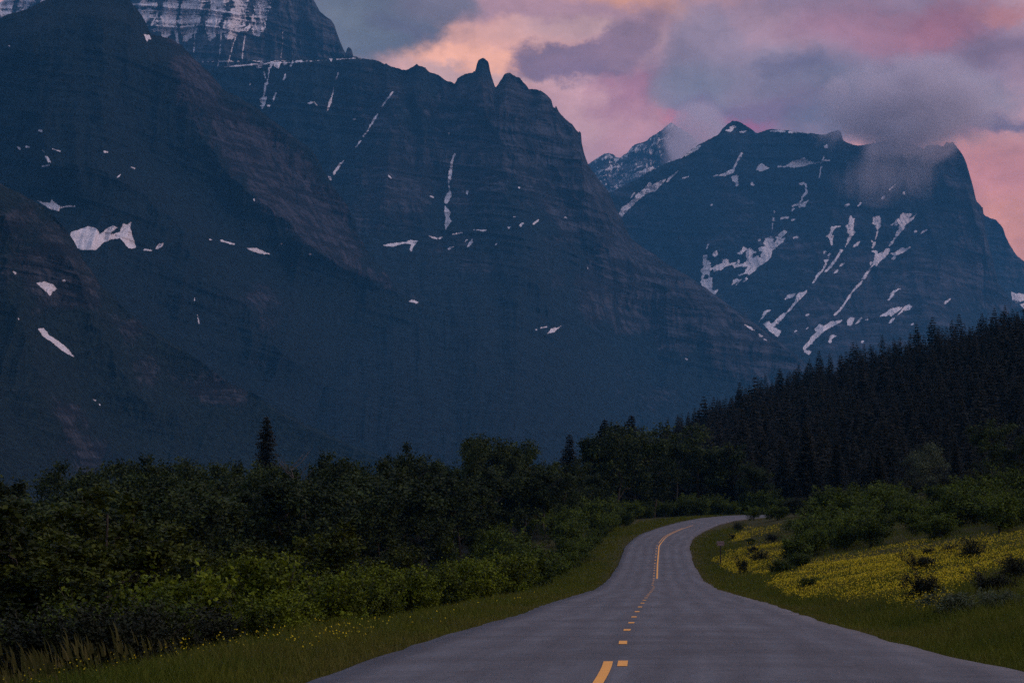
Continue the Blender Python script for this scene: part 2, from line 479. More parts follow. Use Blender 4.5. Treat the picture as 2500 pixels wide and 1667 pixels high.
# thin tar-filled cracks
vo = n.new('ShaderNodeTexVoronoi', feature='DISTANCE_TO_EDGE'); vo.inputs['Scale'].default_value = .16
n.put(vo.inputs['Vector'], n.v('ADD', pos, n.v('MULTIPLY', n.noise(pos, .8, 4, .6, col=True), (2.5, 2.5, 0))))
acol = n.mix(n.mr(vo.outputs['Distance'], .002, .006, .45, 0), acol, (.035, .034, .036))
n.put(b.inputs['Base Color'], acol)
bp = n.new('ShaderNodeBump'); bp.inputs['Strength'].default_value = .35; bp.inputs['Distance'].default_value = .01
n.put(bp.inputs['Height'], fine); n.put(b.inputs['Normal'], bp.outputs[0])
alg = np.repeat(tt[:, None], NC + 2, 1)
me = mesh_np('road', Vr.reshape(-1, 3), grid_faces(NS, NC + 2), [m_road], smooth=True, attrs={'lat': lat, 'along': alg})
road = tag(link('road', me), kind='structure')

# painted lines: place of the dashed line across the road by distance
m_yel, n, b = new_mat('yellow road paint', .6, .3)
pos = n.new('ShaderNodeTexCoord').outputs['Object']
yc = n.mix(n.mr(n.noise(pos, 9, 5, .7), .4, .75), (.74, .33, .035), (.55, .25, .04))
yc = n.mix(n.mr(n.noise(pos, 40, 3, .7), .60, .75, 0, .6), yc, (.12, .10, .08))
n.put(b.inputs['Base Color'], yc)
DX = ((-60, -5.6), (28.3, 1.235), (31.5, 1.475), (38.4, 1.78), (45.8, 2.2), (52, 2.58), (62, 3.16), (82, 4.44), (105, 5.9), (140, 8.18), (180, 10.62), (224, 13.3), (267, 16.05))
fr = []
for i in range(NS):
    y = RC[i, 1]
    if i > 0 and y < 267:
        x = np.interp(y, [q[0] for q in DX], [q[1] for q in DX]); fr.append((x - RL[i, 0]) / (RR[i, 0] - RL[i, 0]))
    else:
        fr.append(fr[-1] if fr else .5)
fr = np.array(fr)
i267 = int(np.argmax(RC[:, 1] > 267)); fr[i267:] = np.linspace(fr[i267 - 1], .5, NS - i267)
ker = np.hanning(11); ker /= ker.sum(); fr = np.convolve(np.pad(fr, 5, 'edge'), ker, 'valid')
def mark_pt(a, off):
    i = np.interp(a, tt, np.arange(NS)); k = int(min(i, NS - 2)); q = i - k
    L = RL[k] * (1 - q) + RL[k + 1] * q; R = RR[k] * (1 - q) + RR[k + 1] * q
    w_ = fr[k] * (1 - q) + fr[k + 1] * q
    v = R - L; wd = np.linalg.norm(v[:2]); w_ += off / wd
    return L + v * w_ + np.array([0, 0, .045 * (1 - (2 * w_ - 1) ** 2) + .006])
def arc_at_y(y): return float(np.interp(y, RC[:i267 + 40, 1], tt[:i267 + 40]))
def strip(a0, a1, off, wd=.11):
    m_ = max(2, int((a1 - a0) / 1.0) + 1)
    A = np.linspace(a0, a1, m_)
    p = np.array([[mark_pt(a, off - wd / 2), mark_pt(a, off + wd / 2)] for a in A])
    return p
def strips_mesh(name, lst):
    V, Fc, k = [], [], 0
    for p in lst:
        V.append(p.reshape(-1, 3)); Fc.append(grid_faces(len(p), 2) + k); k += 2 * len(p)
    return mesh_np(name, np.concatenate(V), np.concatenate(Fc), [m_yel])
solid_near = [strip(arc_at_y(-40), arc_at_y(32.2), -.225, .125)]
# the far solid line starts on the rising part and runs through the bend
a_fade = float(np.interp(338, RC[:i267 + 160, 1], tt[:i267 + 160]))
solid_far = [strip(arc_at_y(182), arc_at_y(275), .13, .12), strip(arc_at_y(275) + .01, a_fade, .13, .085)]
dashes = []
cy = [31.7, 38.2] + [45.3 + 7.2 * k for k in range(32)]
for y in cy:
    a = arc_at_y(y)
    if y < 275: dashes.append(strip(a - .66, a + .66, -.03 if y < 150 else -.12, .13))
a = arc_at_y(275)
dashes.append(strip(a, a_fade - 14, -.14, .06))
for y in (24.5, 17.5, 10.5):
    a = arc_at_y(y); dashes.append(strip(a - .66, a + .66, 0, .13))
tag(link('solid_centre_line', strips_mesh('solid_centre_line', solid_near + solid_far)), kind='structure')
tag(link('dashed_centre_line', strips_mesh('dashed_centre_line', dashes)), kind='structure')

# ------------------------------------------------------------------ mountains
def sdf_poly(px, py, poly):
    poly = np.asarray(poly, float)
    d = np.full(px.shape, 1e9); ins = np.zeros(px.shape, bool)
    for i in range(len(poly)):
        a, b_ = poly[i - 1], poly[i]
        e = b_ - a; L2 = (e ** 2).sum() + 1e-9
        t = np.clip(((px - a[0]) * e[0] + (py - a[1]) * e[1]) / L2, 0, 1)
        d = np.minimum(d, (px - a[0] - e[0] * t) ** 2 + (py - a[1] - e[1] * t) ** 2)
        c = ((a[1] > py) != (b_[1] > py)) & (px < (b_[0] - a[0]) * (py - a[1]) / (b_[1] - a[1] + 1e-12) + a[0])
        ins ^= c
    return np.where(ins, np.sqrt(d), -np.sqrt(d))
def sdf_line(px, py, pts, w):
    d = np.full(px.shape, -1e9)
    for i in range(len(pts) - 1):
        a, b_ = np.array(pts[i], float), np.array(pts[i + 1], float)
        e = b_ - a; L2 = (e ** 2).sum() + 1e-9
        t = np.clip(((px - a[0]) * e[0] + (py - a[1]) * e[1]) / L2, 0, 1)
        d = np.maximum(d, w - np.hypot(px - a[0] - e[0] * t, py - a[1] - e[1] * t))
    return d
def Z(s, ox, oy, *pts): return [(ox + x / s, oy + y / s) for x, y in pts]

def mount_mat(name, rock, rock2, wood, snow=(.90, .86, .93), dist=8000):
    m_, n, b = new_mat(name, .95, .05)
    pos = n.new('ShaderNodeTexCoord').outputs['Object']
    k = 1000.0 / dist
    a = n.noise(pos, .045 * k * 8, 6, .72)                # ~ 6 m blocks
    b1 = n.noise(n.v('MULTIPLY', pos, (1, 1, .16)), .022 * 8 * k, 7, .68)    # vertical streaks
    st = n.noise(n.v('MULTIPLY', pos, (.06, .06, 1)), .040 * 8 * k, 6, .68)   # strata
    rc = n.mix(n.mr(b1, .36, .62), tuple(q * 2.6 for q in rock), tuple(q * .45 for q in rock2))
    rc = n.mix(n.mr(st, .47, .56, 0, .9), rc, tuple(q * .35 for q in rock))
    wc = n.mix(n.mr(a, .42, .62), tuple(q * .5 for q in wood), tuple(q * 2.6 for q in wood))
    rk = n.mr(n.m('ADD', n.attr('rock'), n.m('MULTIPLY', n.m('SUBTRACT', a, .5), 1.0)), .40, .60)
    col = n.mix(rk, wc, rc)
    sn = n.m('ADD', n.attr('snow'), n.m('MULTIPLY', n.m('SUBTRACT', n.noise(pos, .11 * 8 * k, 5, .7), .5), 5.5))
    scol = n.mix(n.mr(n.noise(pos, .01 * 8 * k, 5, .6), .3, .7), snow, tuple(q * .66 for q in snow))
    col = n.mix(n.mr(sn, -.35, .35, 0, 1), col, scol)
    n.put(b.inputs['Base Color'], col)
    bh = n.m('ADD', n.m('MULTIPLY', b1, 1.0), n.m('ADD', n.m('MULTIPLY', a, .7), n.m('MULTIPLY', st, .45)))
    bp = n.new('ShaderNodeBump'); bp.inputs['Strength'].default_value = 1.0; bp.inputs['Distance'].default_value = .0042 * dist
    n.put(bp.inputs['Height'], bh); n.put(b.inputs['Normal'], bp.outputs[0])
    return m_

def mountain(name, dist, sil, depth, mat, spurs=(), snow=(), rock=(), rockbase=-.3, gul=(110, 42), strata=(26, 9), nc=None, nr=320, x0=None, x1=None,
             rough=2.0, seed=0.0, prof=(.28, 2.4), base=-14, special=None, slantk=0.0, stop=1.0, snow_diag=False, snow_rag=1.8):
    """ridge traced as directions at its true distance, front slope falling towards us over DEPTH metres, back slope behind"""
    sil = np.array(sil, float)
    x0 = sil[0, 0] if x0 is None else x0; x1 = sil[-1, 0] if x1 is None else x1
    nc = nc or int((x1 - x0) / 1.6)
    xs = np.linspace(x0, x1, nc)
    ys = np.interp(xs, sil[:, 0], sil[:, 1])
    ys = ys + rough * fbm(xs / 16, seed + 1.5, o=5, g=.62) - rough * .9 * np.maximum(0, ridged(xs / 7, seed + 2.5, o=3, g=.6))
    dd = dist(xs) if callable(dist) else np.full(nc, float(dist))
    zr = CAM[2] + ray(xs, ys)[1] * dd
    t = np.linspace(0, stop, nr)[:, None]
    Zg = zr[None, :] + (base - zr[None, :]) * t
    g = prof[0] * t + (1 - prof[0]) * t ** prof[1]
    kw = np.hanning(161); kw /= kw.sum()
    zs = np.convolve(np.pad(zr, 80, 'edge'), kw, 'valid')
    T = np.clip((zs[None, :] - Zg) / (zs[None, :] - base), 0, 1.2)
    g = prof[0] * T + (1 - prof[0]) * T ** prof[1]
    Rg = dd[None, :] - depth * (np.maximum(zs[None, :], 100) / np.max(zs)) * g
    # back slope
    nb = 14; tb = np.linspace(1, 0, nb + 1)[:-1][:, None]
    Zb = zr[None, :] + (base - zr[None, :]) * tb
    Rb = dd[None, :] + depth * 1.1 * tb
    Zg = np.concatenate([Zb, Zg]); Rg = np.concatenate([Rb, Rg])
    ux = (ray(xs, np.full(nc, 800.0))[0])[None, :]
    X = ux * Rg; Y = Rg
    py = HOR * 0 + proj(np.stack([X, Y, Zg], -1))[1]
    pxx = np.repeat(xs[None, :], len(Zg), 0)
    # relief: displaced along the line of sight distance, in metres
    xm = pxx * (np.mean(dd) / F) ; zm = Zg
    xw = xm + 40 * fbm(xm / 160, zm / 160, seed, o=3) + slantk * zm
    rel = 1.7 * gul[1] * ridged(xw / gul[0], zm / (gul[0] * 4.5), seed + 2, o=6, g=.56)
    rel = rel + gul[1] * 2.2 * fbm(xw / (gul[0] * 4), zm / (gul[0] * 6), seed + 4, o=3)
    lw = zm + .12 * xm + 25 * fbm(xm / 300, zm / 300, seed + 6, o=3)
    rel = rel + 2.2 * strata[1] * ridged(xm / 900, lw / strata[0], seed + 8, o=3)
    fade = np.clip((py - ys[None, :]) / 10, .12, 1)
    sp = 0
    for pts, amp, wd in spurs:
        amp = amp * .55
        pts = np.array(pts, float)
        cx = np.interp(py, pts[:, 1], pts[:, 0])
        wob = 34 * fbm(py / 70, pxx / 200, seed + 1.3, o=4)
        off = np.abs(pxx - cx - wob)
        sp = sp + amp * np.clip(1 - off / wd, 0, 1) * sstep(py, pts[0, 1] - 30, pts[0, 1] + 60) * (1 - sstep(py, pts[-1, 1] - 120, pts[-1, 1]))
    rel = rel * fade + sp * np.clip((py - ys[None, :]) / 60, 0, 1)
    k = 1 - rel / Rg
    X, Y, Zd = X * k, Y * k, CAM[2] + (Zg - CAM[2]) * k
    # surface kinds
    sn = np.full(pxx.shape, -8.0)
    for s_ in snow:
        if s_[0] == 'P':
            q = np.array(s_[1]); mg = 10
            bb = (pxx > q[:, 0].min() - mg) & (pxx < q[:, 0].max() + mg) & (py > q[:, 1].min() - mg) & (py < q[:, 1].max() + mg)
            if bb.any(): sn[bb] = np.maximum(sn[bb], sdf_poly(pxx[bb], py[bb], q))
        else:
            q = np.array(s_[1]); mg = 10
            bb = (pxx > q[:, 0].min() - mg) & (pxx < q[:, 0].max() + mg) & (py > q[:, 1].min() - mg) & (py < q[:, 1].max() + mg)
            if bb.any(): sn[bb] = np.maximum(sn[bb], sdf_line(pxx[bb], py[bb], s_[1], s_[2]))
    rk = np.full(pxx.shape, rockbase) + .35 * fbm(pxx / 90, py / 60, seed + 3, o=4)
    for poly, amt in rock:
        rk = rk + amt * np.clip(.5 + (sdf_poly(pxx, py, poly) + 60 * fbm(pxx / 45, py / 70, seed + 12, o=4, g=.6)) / 70, 0, 1)
    if special is not None:
        sn, rk = special(pxx, py, sn, rk, rel)
    q1, q2 = (pxx * .80 - py * .60), (pxx * .60 + py * .80)
    wob = fbm(q1 / 13, q2 / 3.2, seed, o=3, g=.6) if snow_diag else fbm(pxx / 5, py / 6, seed, o=3, g=.6)
    sn = np.where(sn > -6, sn + snow_rag * wob + (.7 if snow_diag else .35), sn)
    sn = np.clip(sn, -8, 8)
    me = mesh_np(name, np.stack([X, Y, Zd], -1).reshape(-1, 3), grid_faces(len(Zg), nc)[:, ::-1], [mat], smooth=False,
                 attrs={'snow': sn, 'rock': rk})
    # smooth shading only a little: keep facets for crisp rock
    me.polygons.foreach_set('use_smooth', np.ones(len(me.polygons), bool))
    return tag(link(name, me), kind='structure')

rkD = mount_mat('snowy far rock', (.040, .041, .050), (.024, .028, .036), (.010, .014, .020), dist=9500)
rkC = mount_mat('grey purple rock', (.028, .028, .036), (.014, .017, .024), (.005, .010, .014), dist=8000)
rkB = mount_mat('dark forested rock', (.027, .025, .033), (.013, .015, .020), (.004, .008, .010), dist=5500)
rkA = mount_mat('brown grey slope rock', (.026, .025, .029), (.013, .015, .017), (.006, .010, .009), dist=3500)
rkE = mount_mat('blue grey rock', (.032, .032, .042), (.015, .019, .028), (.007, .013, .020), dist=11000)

# --- far snow-banded wall, top left of centre
def d_snow(px, py, sn, rk, rel):
    w_ = px + .20 * py + 16 * fbm(px / 50, py / 70, 3.0, o=3)
    fl = np.cos(2 * np.pi * w_ / 58)
    bands = fbm(px / 26, (py + .05 * px) / 2.6, 5.5, o=4, g=.65)
    strat = fbm(px / 150, (py + .03 * px + 3 * fbm(px / 40, py / 40, 1.0, o=2)) / 5.0, 8.5, o=2)
    low = np.interp(px, [0, 300, 420, 520, 640, 700, 760, 860], [70, 84, 100, 92, 84, 40, -10, -60]) + 16 * fl + 12 * fbm(px / 14, 2.0, o=3)
    up_ = sstep(py, low + 10, low - 16)
    v = .55 * fl + 3.2 * bands + 2.6 * strat + .45 - 3.4 * np.clip(-fl - .45, 0, 1)
    v = v * up_ - (1 - up_) * 5 + (1 - up_) * 4.6 * np.clip(bands * 1.6, 0, 1) * np.clip(strat * 2.5, 0, 1)
    right = sstep(px, 700, 630)
    v = v * right + (-6 + 3 * np.clip(bands + strat, 0, 1)) * (1 - right)
    v = np.maximum(v, (7.4 + 4.5 * bands) * np.exp(-((py - (150 - .012 * (px - 600))) / 5.0) ** 2) * (px > 440) - 8)
    return np.maximum(sn, v), rk + .25
SD = []
T2 = (4.2, 300, 0)
def z2(*p): return Z(4.2, 300, 0, *p)
SD += [('P', z2((850, 250), (940, 230), (1000, 340), (960, 350), (850, 320))), ('L', z2((980, 350), (975, 500), (950, 690)), .7),
       ('P', z2((1140, 200), (1175, 260), (1150, 330), (1120, 330))), ('L', z2((1145, 330), (1090, 520), (1050, 680)), .5),
       ('P', z2((1320, 120), (1300, 260), (1260, 320), (1190, 320), (1270, 260))), ('L', z2((1230, 370), (1210, 500), (1200, 640)), .6),
       ('P', z2((1455, 170), (1440, 280), (1415, 330), (1430, 240))), ('L', z2((480, 60), (490, 180), (520, 300), (540, 450)), .9),
       ('L', z2((690, 60), (690, 240), (710, 350), (700, 560)), .7), ('L', z2((210, 60), (215, 190)), 2.2), ('L', z2((330, 120), (260, 260)), 1.6),
       ('P', z2((450, 260), (530, 330), (545, 460), (520, 440), (510, 350))), ('L', z2((1620, 330), (1620, 460), (1600, 600)), .3)]
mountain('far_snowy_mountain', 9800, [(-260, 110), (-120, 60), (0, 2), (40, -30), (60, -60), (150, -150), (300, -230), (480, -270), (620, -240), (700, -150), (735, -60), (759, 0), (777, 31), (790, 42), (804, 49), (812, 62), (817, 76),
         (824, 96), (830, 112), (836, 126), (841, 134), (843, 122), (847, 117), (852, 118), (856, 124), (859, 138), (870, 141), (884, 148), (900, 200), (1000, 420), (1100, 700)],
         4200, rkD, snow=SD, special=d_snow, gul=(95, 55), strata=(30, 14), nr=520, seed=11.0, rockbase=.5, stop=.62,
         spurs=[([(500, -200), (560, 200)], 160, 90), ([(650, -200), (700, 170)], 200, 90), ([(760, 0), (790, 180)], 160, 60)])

# --- small far peak between the two big ones
def g_snow(px, py, sn, rk, rel):
    v = 4.2 * fbm(px / 30, (py + .30 * px) / 2.6, 2.5, o=4, g=.65) + 1.3 * ridged((px + .5 * py) / 16, py / 50, 6.0, o=3) - 1.45
    return np.maximum(sn, v), rk + .5
mountain('distant_snow_dusted_peak', 14500, [(1380, 470), (1436, 402), (1463, 384), (1478, 375), (1487, 374), (1496, 377), (1506, 385), (1514, 388), (1532, 375), (1545, 358), (1554, 353),
         (1566, 350), (1577, 346), (1590, 336), (1603, 328), (1612, 322), (1640, 300), (1690, 330), (1760, 420), (1900, 560)],
         4500, mount_mat('far rock', (.05, .045, .055), (.03, .03, .036), (.016, .02, .026), dist=14500), special=g_snow, nr=200, gul=(110, 70), strata=(40, 20), seed=21.0, rockbase=.6)

# --- right mountain
EA, EB, EC, ED = (5.227, 1680, 450), (5.227, 2050, 450), (5.227, 1850, 650), (2.24, 1600, 0)
def ea(*p): return Z(*EA, *p)
def eb(*p): return Z(*EB, *p)
def ec(*p): return Z(*EC, *p)
def ed(*p): return Z(*ED, *p)
def cc(*p): return Z(2.24, 800, 0, *p)
def cl(*p): return Z(2.24, 800, 500, *p)
SE = [
 ('P', ea((200, 905), (245, 910), (240, 970), (285, 1000), (285, 1065), (320, 1080), (280, 1110), (275, 1180), (250, 1140), (210, 1150), (195, 1215), (260, 1215), (270, 1190), (308, 1190), (300, 1340), (310, 1360), (395, 1350), (335, 1415), (180, 1305), (165, 1250), (190, 1140), (170, 1100), (205, 1060), (200, 990))),
 ('P', ea((315, 1075), (380, 1035), (450, 1010), (445, 960), (510, 965), (530, 1010), (640, 1000), (650, 965), (665, 1005), (600, 1020), (500, 1040), (430, 1085), (330, 1105))),
 ('P', ea((320, 885), (365, 855), (385, 885), (345, 930))),
 ('P', ea((565, 1030), (650, 1020), (740, 1000), (770, 960), (750, 900), (755, 830), (820, 825), (870, 860), (820, 900), (830, 950), (890, 920), (930, 940), (960, 860), (900, 830), (930, 800), (1000, 790), (970, 750), (1000, 700), (1070, 675), (1100, 700), (1060, 760), (1120, 740), (1150, 700), (1130, 680), (1165, 660), (1190, 620), (1240, 580), (1270, 610), (1240, 650), (1180, 690), (1200, 700), (1250, 685), (1220, 740), (1150, 790), (1080, 840), (1060, 930), (1020, 980), (900, 1050), (840, 1110), (780, 1150), (760, 1130), (820, 1060), (790, 1070), (740, 1140), (720, 1135), (770, 1050), (690, 1045), (600, 1065))),
 ('P', ea((620, 880), (690, 850), (715, 800), (750, 830), (720, 860), (690, 890))),
 ('L', ea((655, 1162), (720, 1135)), 1.0), ('P', ea((560, 1285), (580, 1225), (620, 1210), (680, 1215), (620, 1285), (640, 1235))), ('P', ea((700, 1250), (740, 1200), (780, 1185), (750, 1230))),
 ('P', ea((1430, 230), (1460, 245), (1500, 230), (1550, 200), (1500, 280), (1440, 292), (1420, 265), (1340, 282))), ('L', ea((1445, 235), (1470, 170), (1525, 100), (1515, 0)), 1.7),
 ('P', ea((1095, 425), (1115, 430), (1100, 450), (1120, 460), (1090, 470))), ('L', ea((1088, 500), (1082, 600)), .8), ('P', ea((1105, 340), (1125, 345), (1110, 368))),
 ('L', ea((1200, 438), (1285, 424)), 1.0), ('L', ea((1340, 455), (1365, 447)), 1.3), ('L', ea((1340, 335), (1360, 322)), 1.4), ('L', ea((1360, 680), (1400, 672)), 1.6),
 ('L', ea((260, 760), (245, 820)), .8), ('L', ea((305, 262), (310, 265)), 1.8), ('L', ea((910, 712), (918, 708)), 2),
 ('P', ea((1840, 540), (1900, 535), (1960, 538), (1900, 548), (1860, 590), (1845, 650), (1865, 660), (1845, 700), (1850, 770), (1835, 770), (1825, 710), (1800, 680), (1760, 660), (1810, 655), (1830, 600))),
 ('P', ea((2085, 400), (2135, 445), (2125, 500), (2120, 560), (2135, 615), (2080, 690), (2015, 800), (2060, 690), (2070, 640), (2045, 620), (1995, 640), (2045, 610), (2040, 550), (2015, 530), (2065, 495))),
 ('P', ea((1940, 835), (1998, 828), (1960, 870), (1920, 930), (1940, 860))), ('L', ea((1940, 880), (1880, 980), (1820, 1050), (1760, 1105)), 1.3),
 ('P', ea((1735, 855), (1810, 855), (1760, 870), (1745, 895))), ('P', ea((1810, 880), (1835, 885), (1800, 930), (1795, 915))),
 ('P', ea((1740, 968), (1795, 965), (1760, 1020), (1760, 990))), ('L', ea((1765, 1010), (1740, 1080), (1715, 1115), (1665, 1140), (1640, 1195), (1595, 1260)), 1.3),
 ('P', ea((2120, 800), (2150, 765), (2200, 738), (2175, 780))), ('P', ea((1930, 1055), (1960, 1015), (2010, 998), (1975, 1035))), ('P', ea((1870, 1130), (1900, 1095), (1920, 1080), (1905, 1125))),
 ('P', ea((2010, 275), (2040, 255), (2065, 250), (2030, 290))), ('L', ea((2185, 278), (2215, 240)), .8),
 ('P', ea((1240, 1470), (1280, 1415), (1360, 1400), (1310, 1455), (1270, 1445))), ('P', ea((1410, 1385), (1475, 1375), (1535, 1350), (1470, 1420), (1420, 1480), (1375, 1530), (1330, 1568), (1375, 1500))),
 ('L', ea((635, 5), (640, 10)), 2.2), ('L', ea((825, 3), (835, 6)), 2),
 # second window
 ('P', eb((440, 430), (480, 415), (520, 410), (535, 470), (525, 520), (555, 525), (515, 560), (500, 590), (480, 560), (480, 530), (430, 495), (445, 480))),
 ('L', eb((497, 600), (470, 700)), 1.4), ('P', eb((415, 715), (465, 740), (465, 770), (430, 815), (440, 770))),
 ('P', eb((660, 505), (700, 505), (740, 450), (790, 440), (800, 390), (830, 360), (880, 375), (940, 375), (900, 430), (930, 440), (1000, 370), (960, 440), (850, 520), (840, 560), (780, 610), (740, 680), (650, 795), (640, 785), (710, 690), (740, 610), (770, 570), (780, 510), (690, 525))),
 ('P', eb((420, 850), (495, 850), (490, 890), (575, 870), (620, 820), (650, 830), (630, 870), (640, 885), (590, 920), (540, 960), (500, 1010), (440, 1030), (400, 1080), (440, 1010), (455, 930), (470, 880))),
 ('L', eb((600, 900), (540, 960), (470, 1030)), 1.6),
 ('P', eb((655, 880), (720, 870), (790, 820), (850, 820), (910, 800), (860, 850), (790, 880), (730, 910), (690, 900))), ('P', eb((670, 960), (680, 930), (745, 915), (710, 945))),
 ('P', eb((395, 990), (415, 985), (405, 1030))), ('L', eb((405, 1080), (370, 1110), (330, 1170), (310, 1210)), 1.4), ('P', eb((335, 1140), (365, 1100), (385, 1105), (355, 1140))),
 ('P', eb((300, 1210), (305, 1230), (215, 1330), (150, 1395), (145, 1385), (200, 1320))), ('L', eb((150, 1395), (60, 1530), (30, 1568)), 1.2),
 ('P', eb((550, 170), (590, 140), (595, 150), (575, 188))), ('L', eb((655, 70), (735, 0)), .8), ('L', eb((838, 120), (845, 100)), 1.2), ('P', eb((80, 280), (105, 250), (138, 260), (95, 290))),
 ('P', eb((1030, 630), (1070, 600), (1125, 572), (1110, 595), (1070, 615))), ('L', eb((970, 610), (990, 600)), 1.2),
 ('P', eb((625, 1475), (660, 1400), (710, 1350), (778, 1325), (710, 1390))), ('P', eb((1325, 1535), (1350, 1490), (1415, 1460), (1380, 1500))),
 # third window
 ('P', ec((80, 745), (110, 715), (145, 700), (160, 740), (240, 680), (330, 600), (380, 575), (340, 650), (270, 710), (195, 780), (230, 795), (305, 830), (250, 900), (180, 840), (125, 795))),
 ('L', ec((360, 600), (440, 520), (490, 450)), 1.5), ('P', ec((500, 370), (530, 335), (590, 335), (645, 305), (590, 370), (520, 430), (480, 460), (500, 400))),
 ('P', ec((15, 715), (60, 640), (85, 575), (165, 555), (105, 600), (60, 660))), ('P', ec((355, 420), (400, 365), (475, 360), (440, 405), (395, 400))),
 ('P', ec((720, 830), (755, 760), (785, 735), (840, 765), (930, 705), (1010, 705), (1072, 685), (1010, 735), (940, 775), (840, 830), (740, 920), (690, 985), (600, 1060), (580, 1045), (620, 990), (700, 890), (760, 830))),
 ('P', ec((595, 1065), (640, 1075), (675, 1085), (655, 1130), (600, 1095))), ('P', ec((900, 965), (930, 900), (965, 875), (995, 885), (950, 930), (930, 970))),
 ('P', ec((1140, 710), (1165, 655), (1185, 648), (1235, 660), (1220, 710), (1180, 755), (1155, 755))), ('P', ec((1255, 740), (1285, 665), (1330, 660), (1300, 710))), ('L', ec((1380, 695), (1400, 680)), 1.2),
 ('P', ec((1565, 640), (1620, 600), (1700, 550), (1780, 525), (1845, 530), (1780, 580), (1700, 640), (1680, 620), (1640, 640), (1600, 630))), ('P', ec((1780, 630), (1830, 570), (1870, 520), (1930, 493), (1965, 515), (1930, 550), (1870, 560))),
 ('P', ec((1680, 725), (1710, 680), (1745, 662), (1715, 700))), ('P', ec((1675, 430), (1700, 370), (1740, 315), (1825, 278), (1760, 325))), ('P', ec((600, 620), (630, 612), (660, 615), (625, 640))),
 ('P', ec((1345, 170), (1352, 180), (1260, 290), (1195, 350), (1190, 335), (1270, 250))), ('L', ec((1195, 350), (1130, 450)), 1.0), ('P', ec((1125, 470), (1090, 530), (990, 630), (978, 615), (1070, 520))),
 ('L', ec((475, 835), (492, 820)), 1.0), ('L', ec((620, 795), (638, 780)), .9), ('L', ec((1965, 745), (1985, 735)), .9), ('L', ec((1330, 975), (1345, 960)), 1.2),
 # upper part
 ('P', cc((1590, 1175), (1615, 1135), (1650, 1110), (1700, 1062), (1745, 1020), (1768, 995), (1775, 1012), (1810, 1000), (1850, 982), (1825, 1015), (1790, 1045), (1740, 1062), (1690, 1105), (1640, 1150), (1610, 1185))), ('L', cc((1860, 990), (1920, 935)), 1.3), ('L', cc((1660, 1080), (1680, 1055)), .8),
 ('L', ed((170, 850), (250, 800)), 1.6), ('P', ed((415, 695), (440, 688), (450, 698), (420, 705))), ('L', ed((395, 715), (430, 712)), 1.0), ('L', ed((470, 722), (505, 718)), 1.2),
 ('L', ed((480, 840), (450, 890), (430, 935)), 1.8), ('P', ed((320, 965), (380, 950), (430, 925), (435, 945), (380, 960))), ('P', ed((420, 965), (455, 960), (455, 1010), (430, 990))),
 ('P', ed((555, 930), (570, 905), (590, 898), (625, 920), (580, 935))), ('P', ed((715, 910), (760, 885), (820, 865), (850, 885), (900, 888), (850, 900), (770, 918))), ('L', ed((900, 888), (960, 875)), 1.4),
 ('L', ed((915, 890), (930, 860)), 1.2), ('L', ed((905, 970), (915, 910)), .9), ('P', ed((145, 972), (185, 965), (170, 978))), ('L', ed((680, 913), (715, 911)), 1.2),
 ('P', ed((635, 715), (690, 710), (720, 720), (660, 722))), ('L', ed((740, 722), (850, 728)), 1.0), ('L', ed((940, 803), (945, 800)), 3), ('L', ed((795, 1005), (815, 1003)), 2), ('L', ed((535, 1005), (540, 1010)), 2.4),
 ('P', ed((1950, 1592), (1965, 1600), (2016, 1605), (2060, 1600), (2080, 1660), (2016, 1625), (1970, 1640))), 
]
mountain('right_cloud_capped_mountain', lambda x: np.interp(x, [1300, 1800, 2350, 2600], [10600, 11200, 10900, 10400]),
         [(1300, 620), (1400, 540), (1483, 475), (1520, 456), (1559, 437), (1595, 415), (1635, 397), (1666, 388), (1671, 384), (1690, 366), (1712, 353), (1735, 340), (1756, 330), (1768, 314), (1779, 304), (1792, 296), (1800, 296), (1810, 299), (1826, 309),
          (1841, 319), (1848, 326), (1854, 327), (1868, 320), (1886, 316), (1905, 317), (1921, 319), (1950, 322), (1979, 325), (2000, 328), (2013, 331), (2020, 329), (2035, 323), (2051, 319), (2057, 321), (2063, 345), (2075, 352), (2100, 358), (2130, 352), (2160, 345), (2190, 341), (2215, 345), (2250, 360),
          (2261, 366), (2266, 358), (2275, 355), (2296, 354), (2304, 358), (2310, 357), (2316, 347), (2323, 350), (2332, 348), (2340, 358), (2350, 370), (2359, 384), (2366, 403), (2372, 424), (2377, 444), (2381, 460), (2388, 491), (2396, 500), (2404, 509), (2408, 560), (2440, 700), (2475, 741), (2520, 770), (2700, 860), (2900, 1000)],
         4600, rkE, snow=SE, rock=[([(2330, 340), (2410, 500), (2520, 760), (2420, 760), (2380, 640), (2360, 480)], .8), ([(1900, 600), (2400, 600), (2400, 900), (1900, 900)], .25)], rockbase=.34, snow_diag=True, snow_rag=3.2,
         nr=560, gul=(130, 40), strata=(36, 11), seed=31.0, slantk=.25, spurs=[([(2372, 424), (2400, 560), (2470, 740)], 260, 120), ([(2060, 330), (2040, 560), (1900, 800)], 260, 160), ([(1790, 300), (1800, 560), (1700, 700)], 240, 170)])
mountain('right_shoulder_ridge', 12600, [(2330, 520), (2395, 506), (2408, 527), (2420, 532), (2435, 538), (2445, 548), (2453, 558), (2457, 575), (2466, 594), (2476, 612), (2484, 625), (2500, 638), (2540, 660), (2600, 720), (2800, 800), (3000, 1000)],
         4300, rkE, snow=[('P', [(2470, 712), (2480, 716), (2500, 718), (2530, 712), (2545, 750), (2500, 733), (2482, 741), (2474, 733)]), ('P', [(2490, 742), (2530, 740), (2530, 760), (2500, 752)])], rockbase=.5, nr=300, gul=(120, 40), seed=35.0)

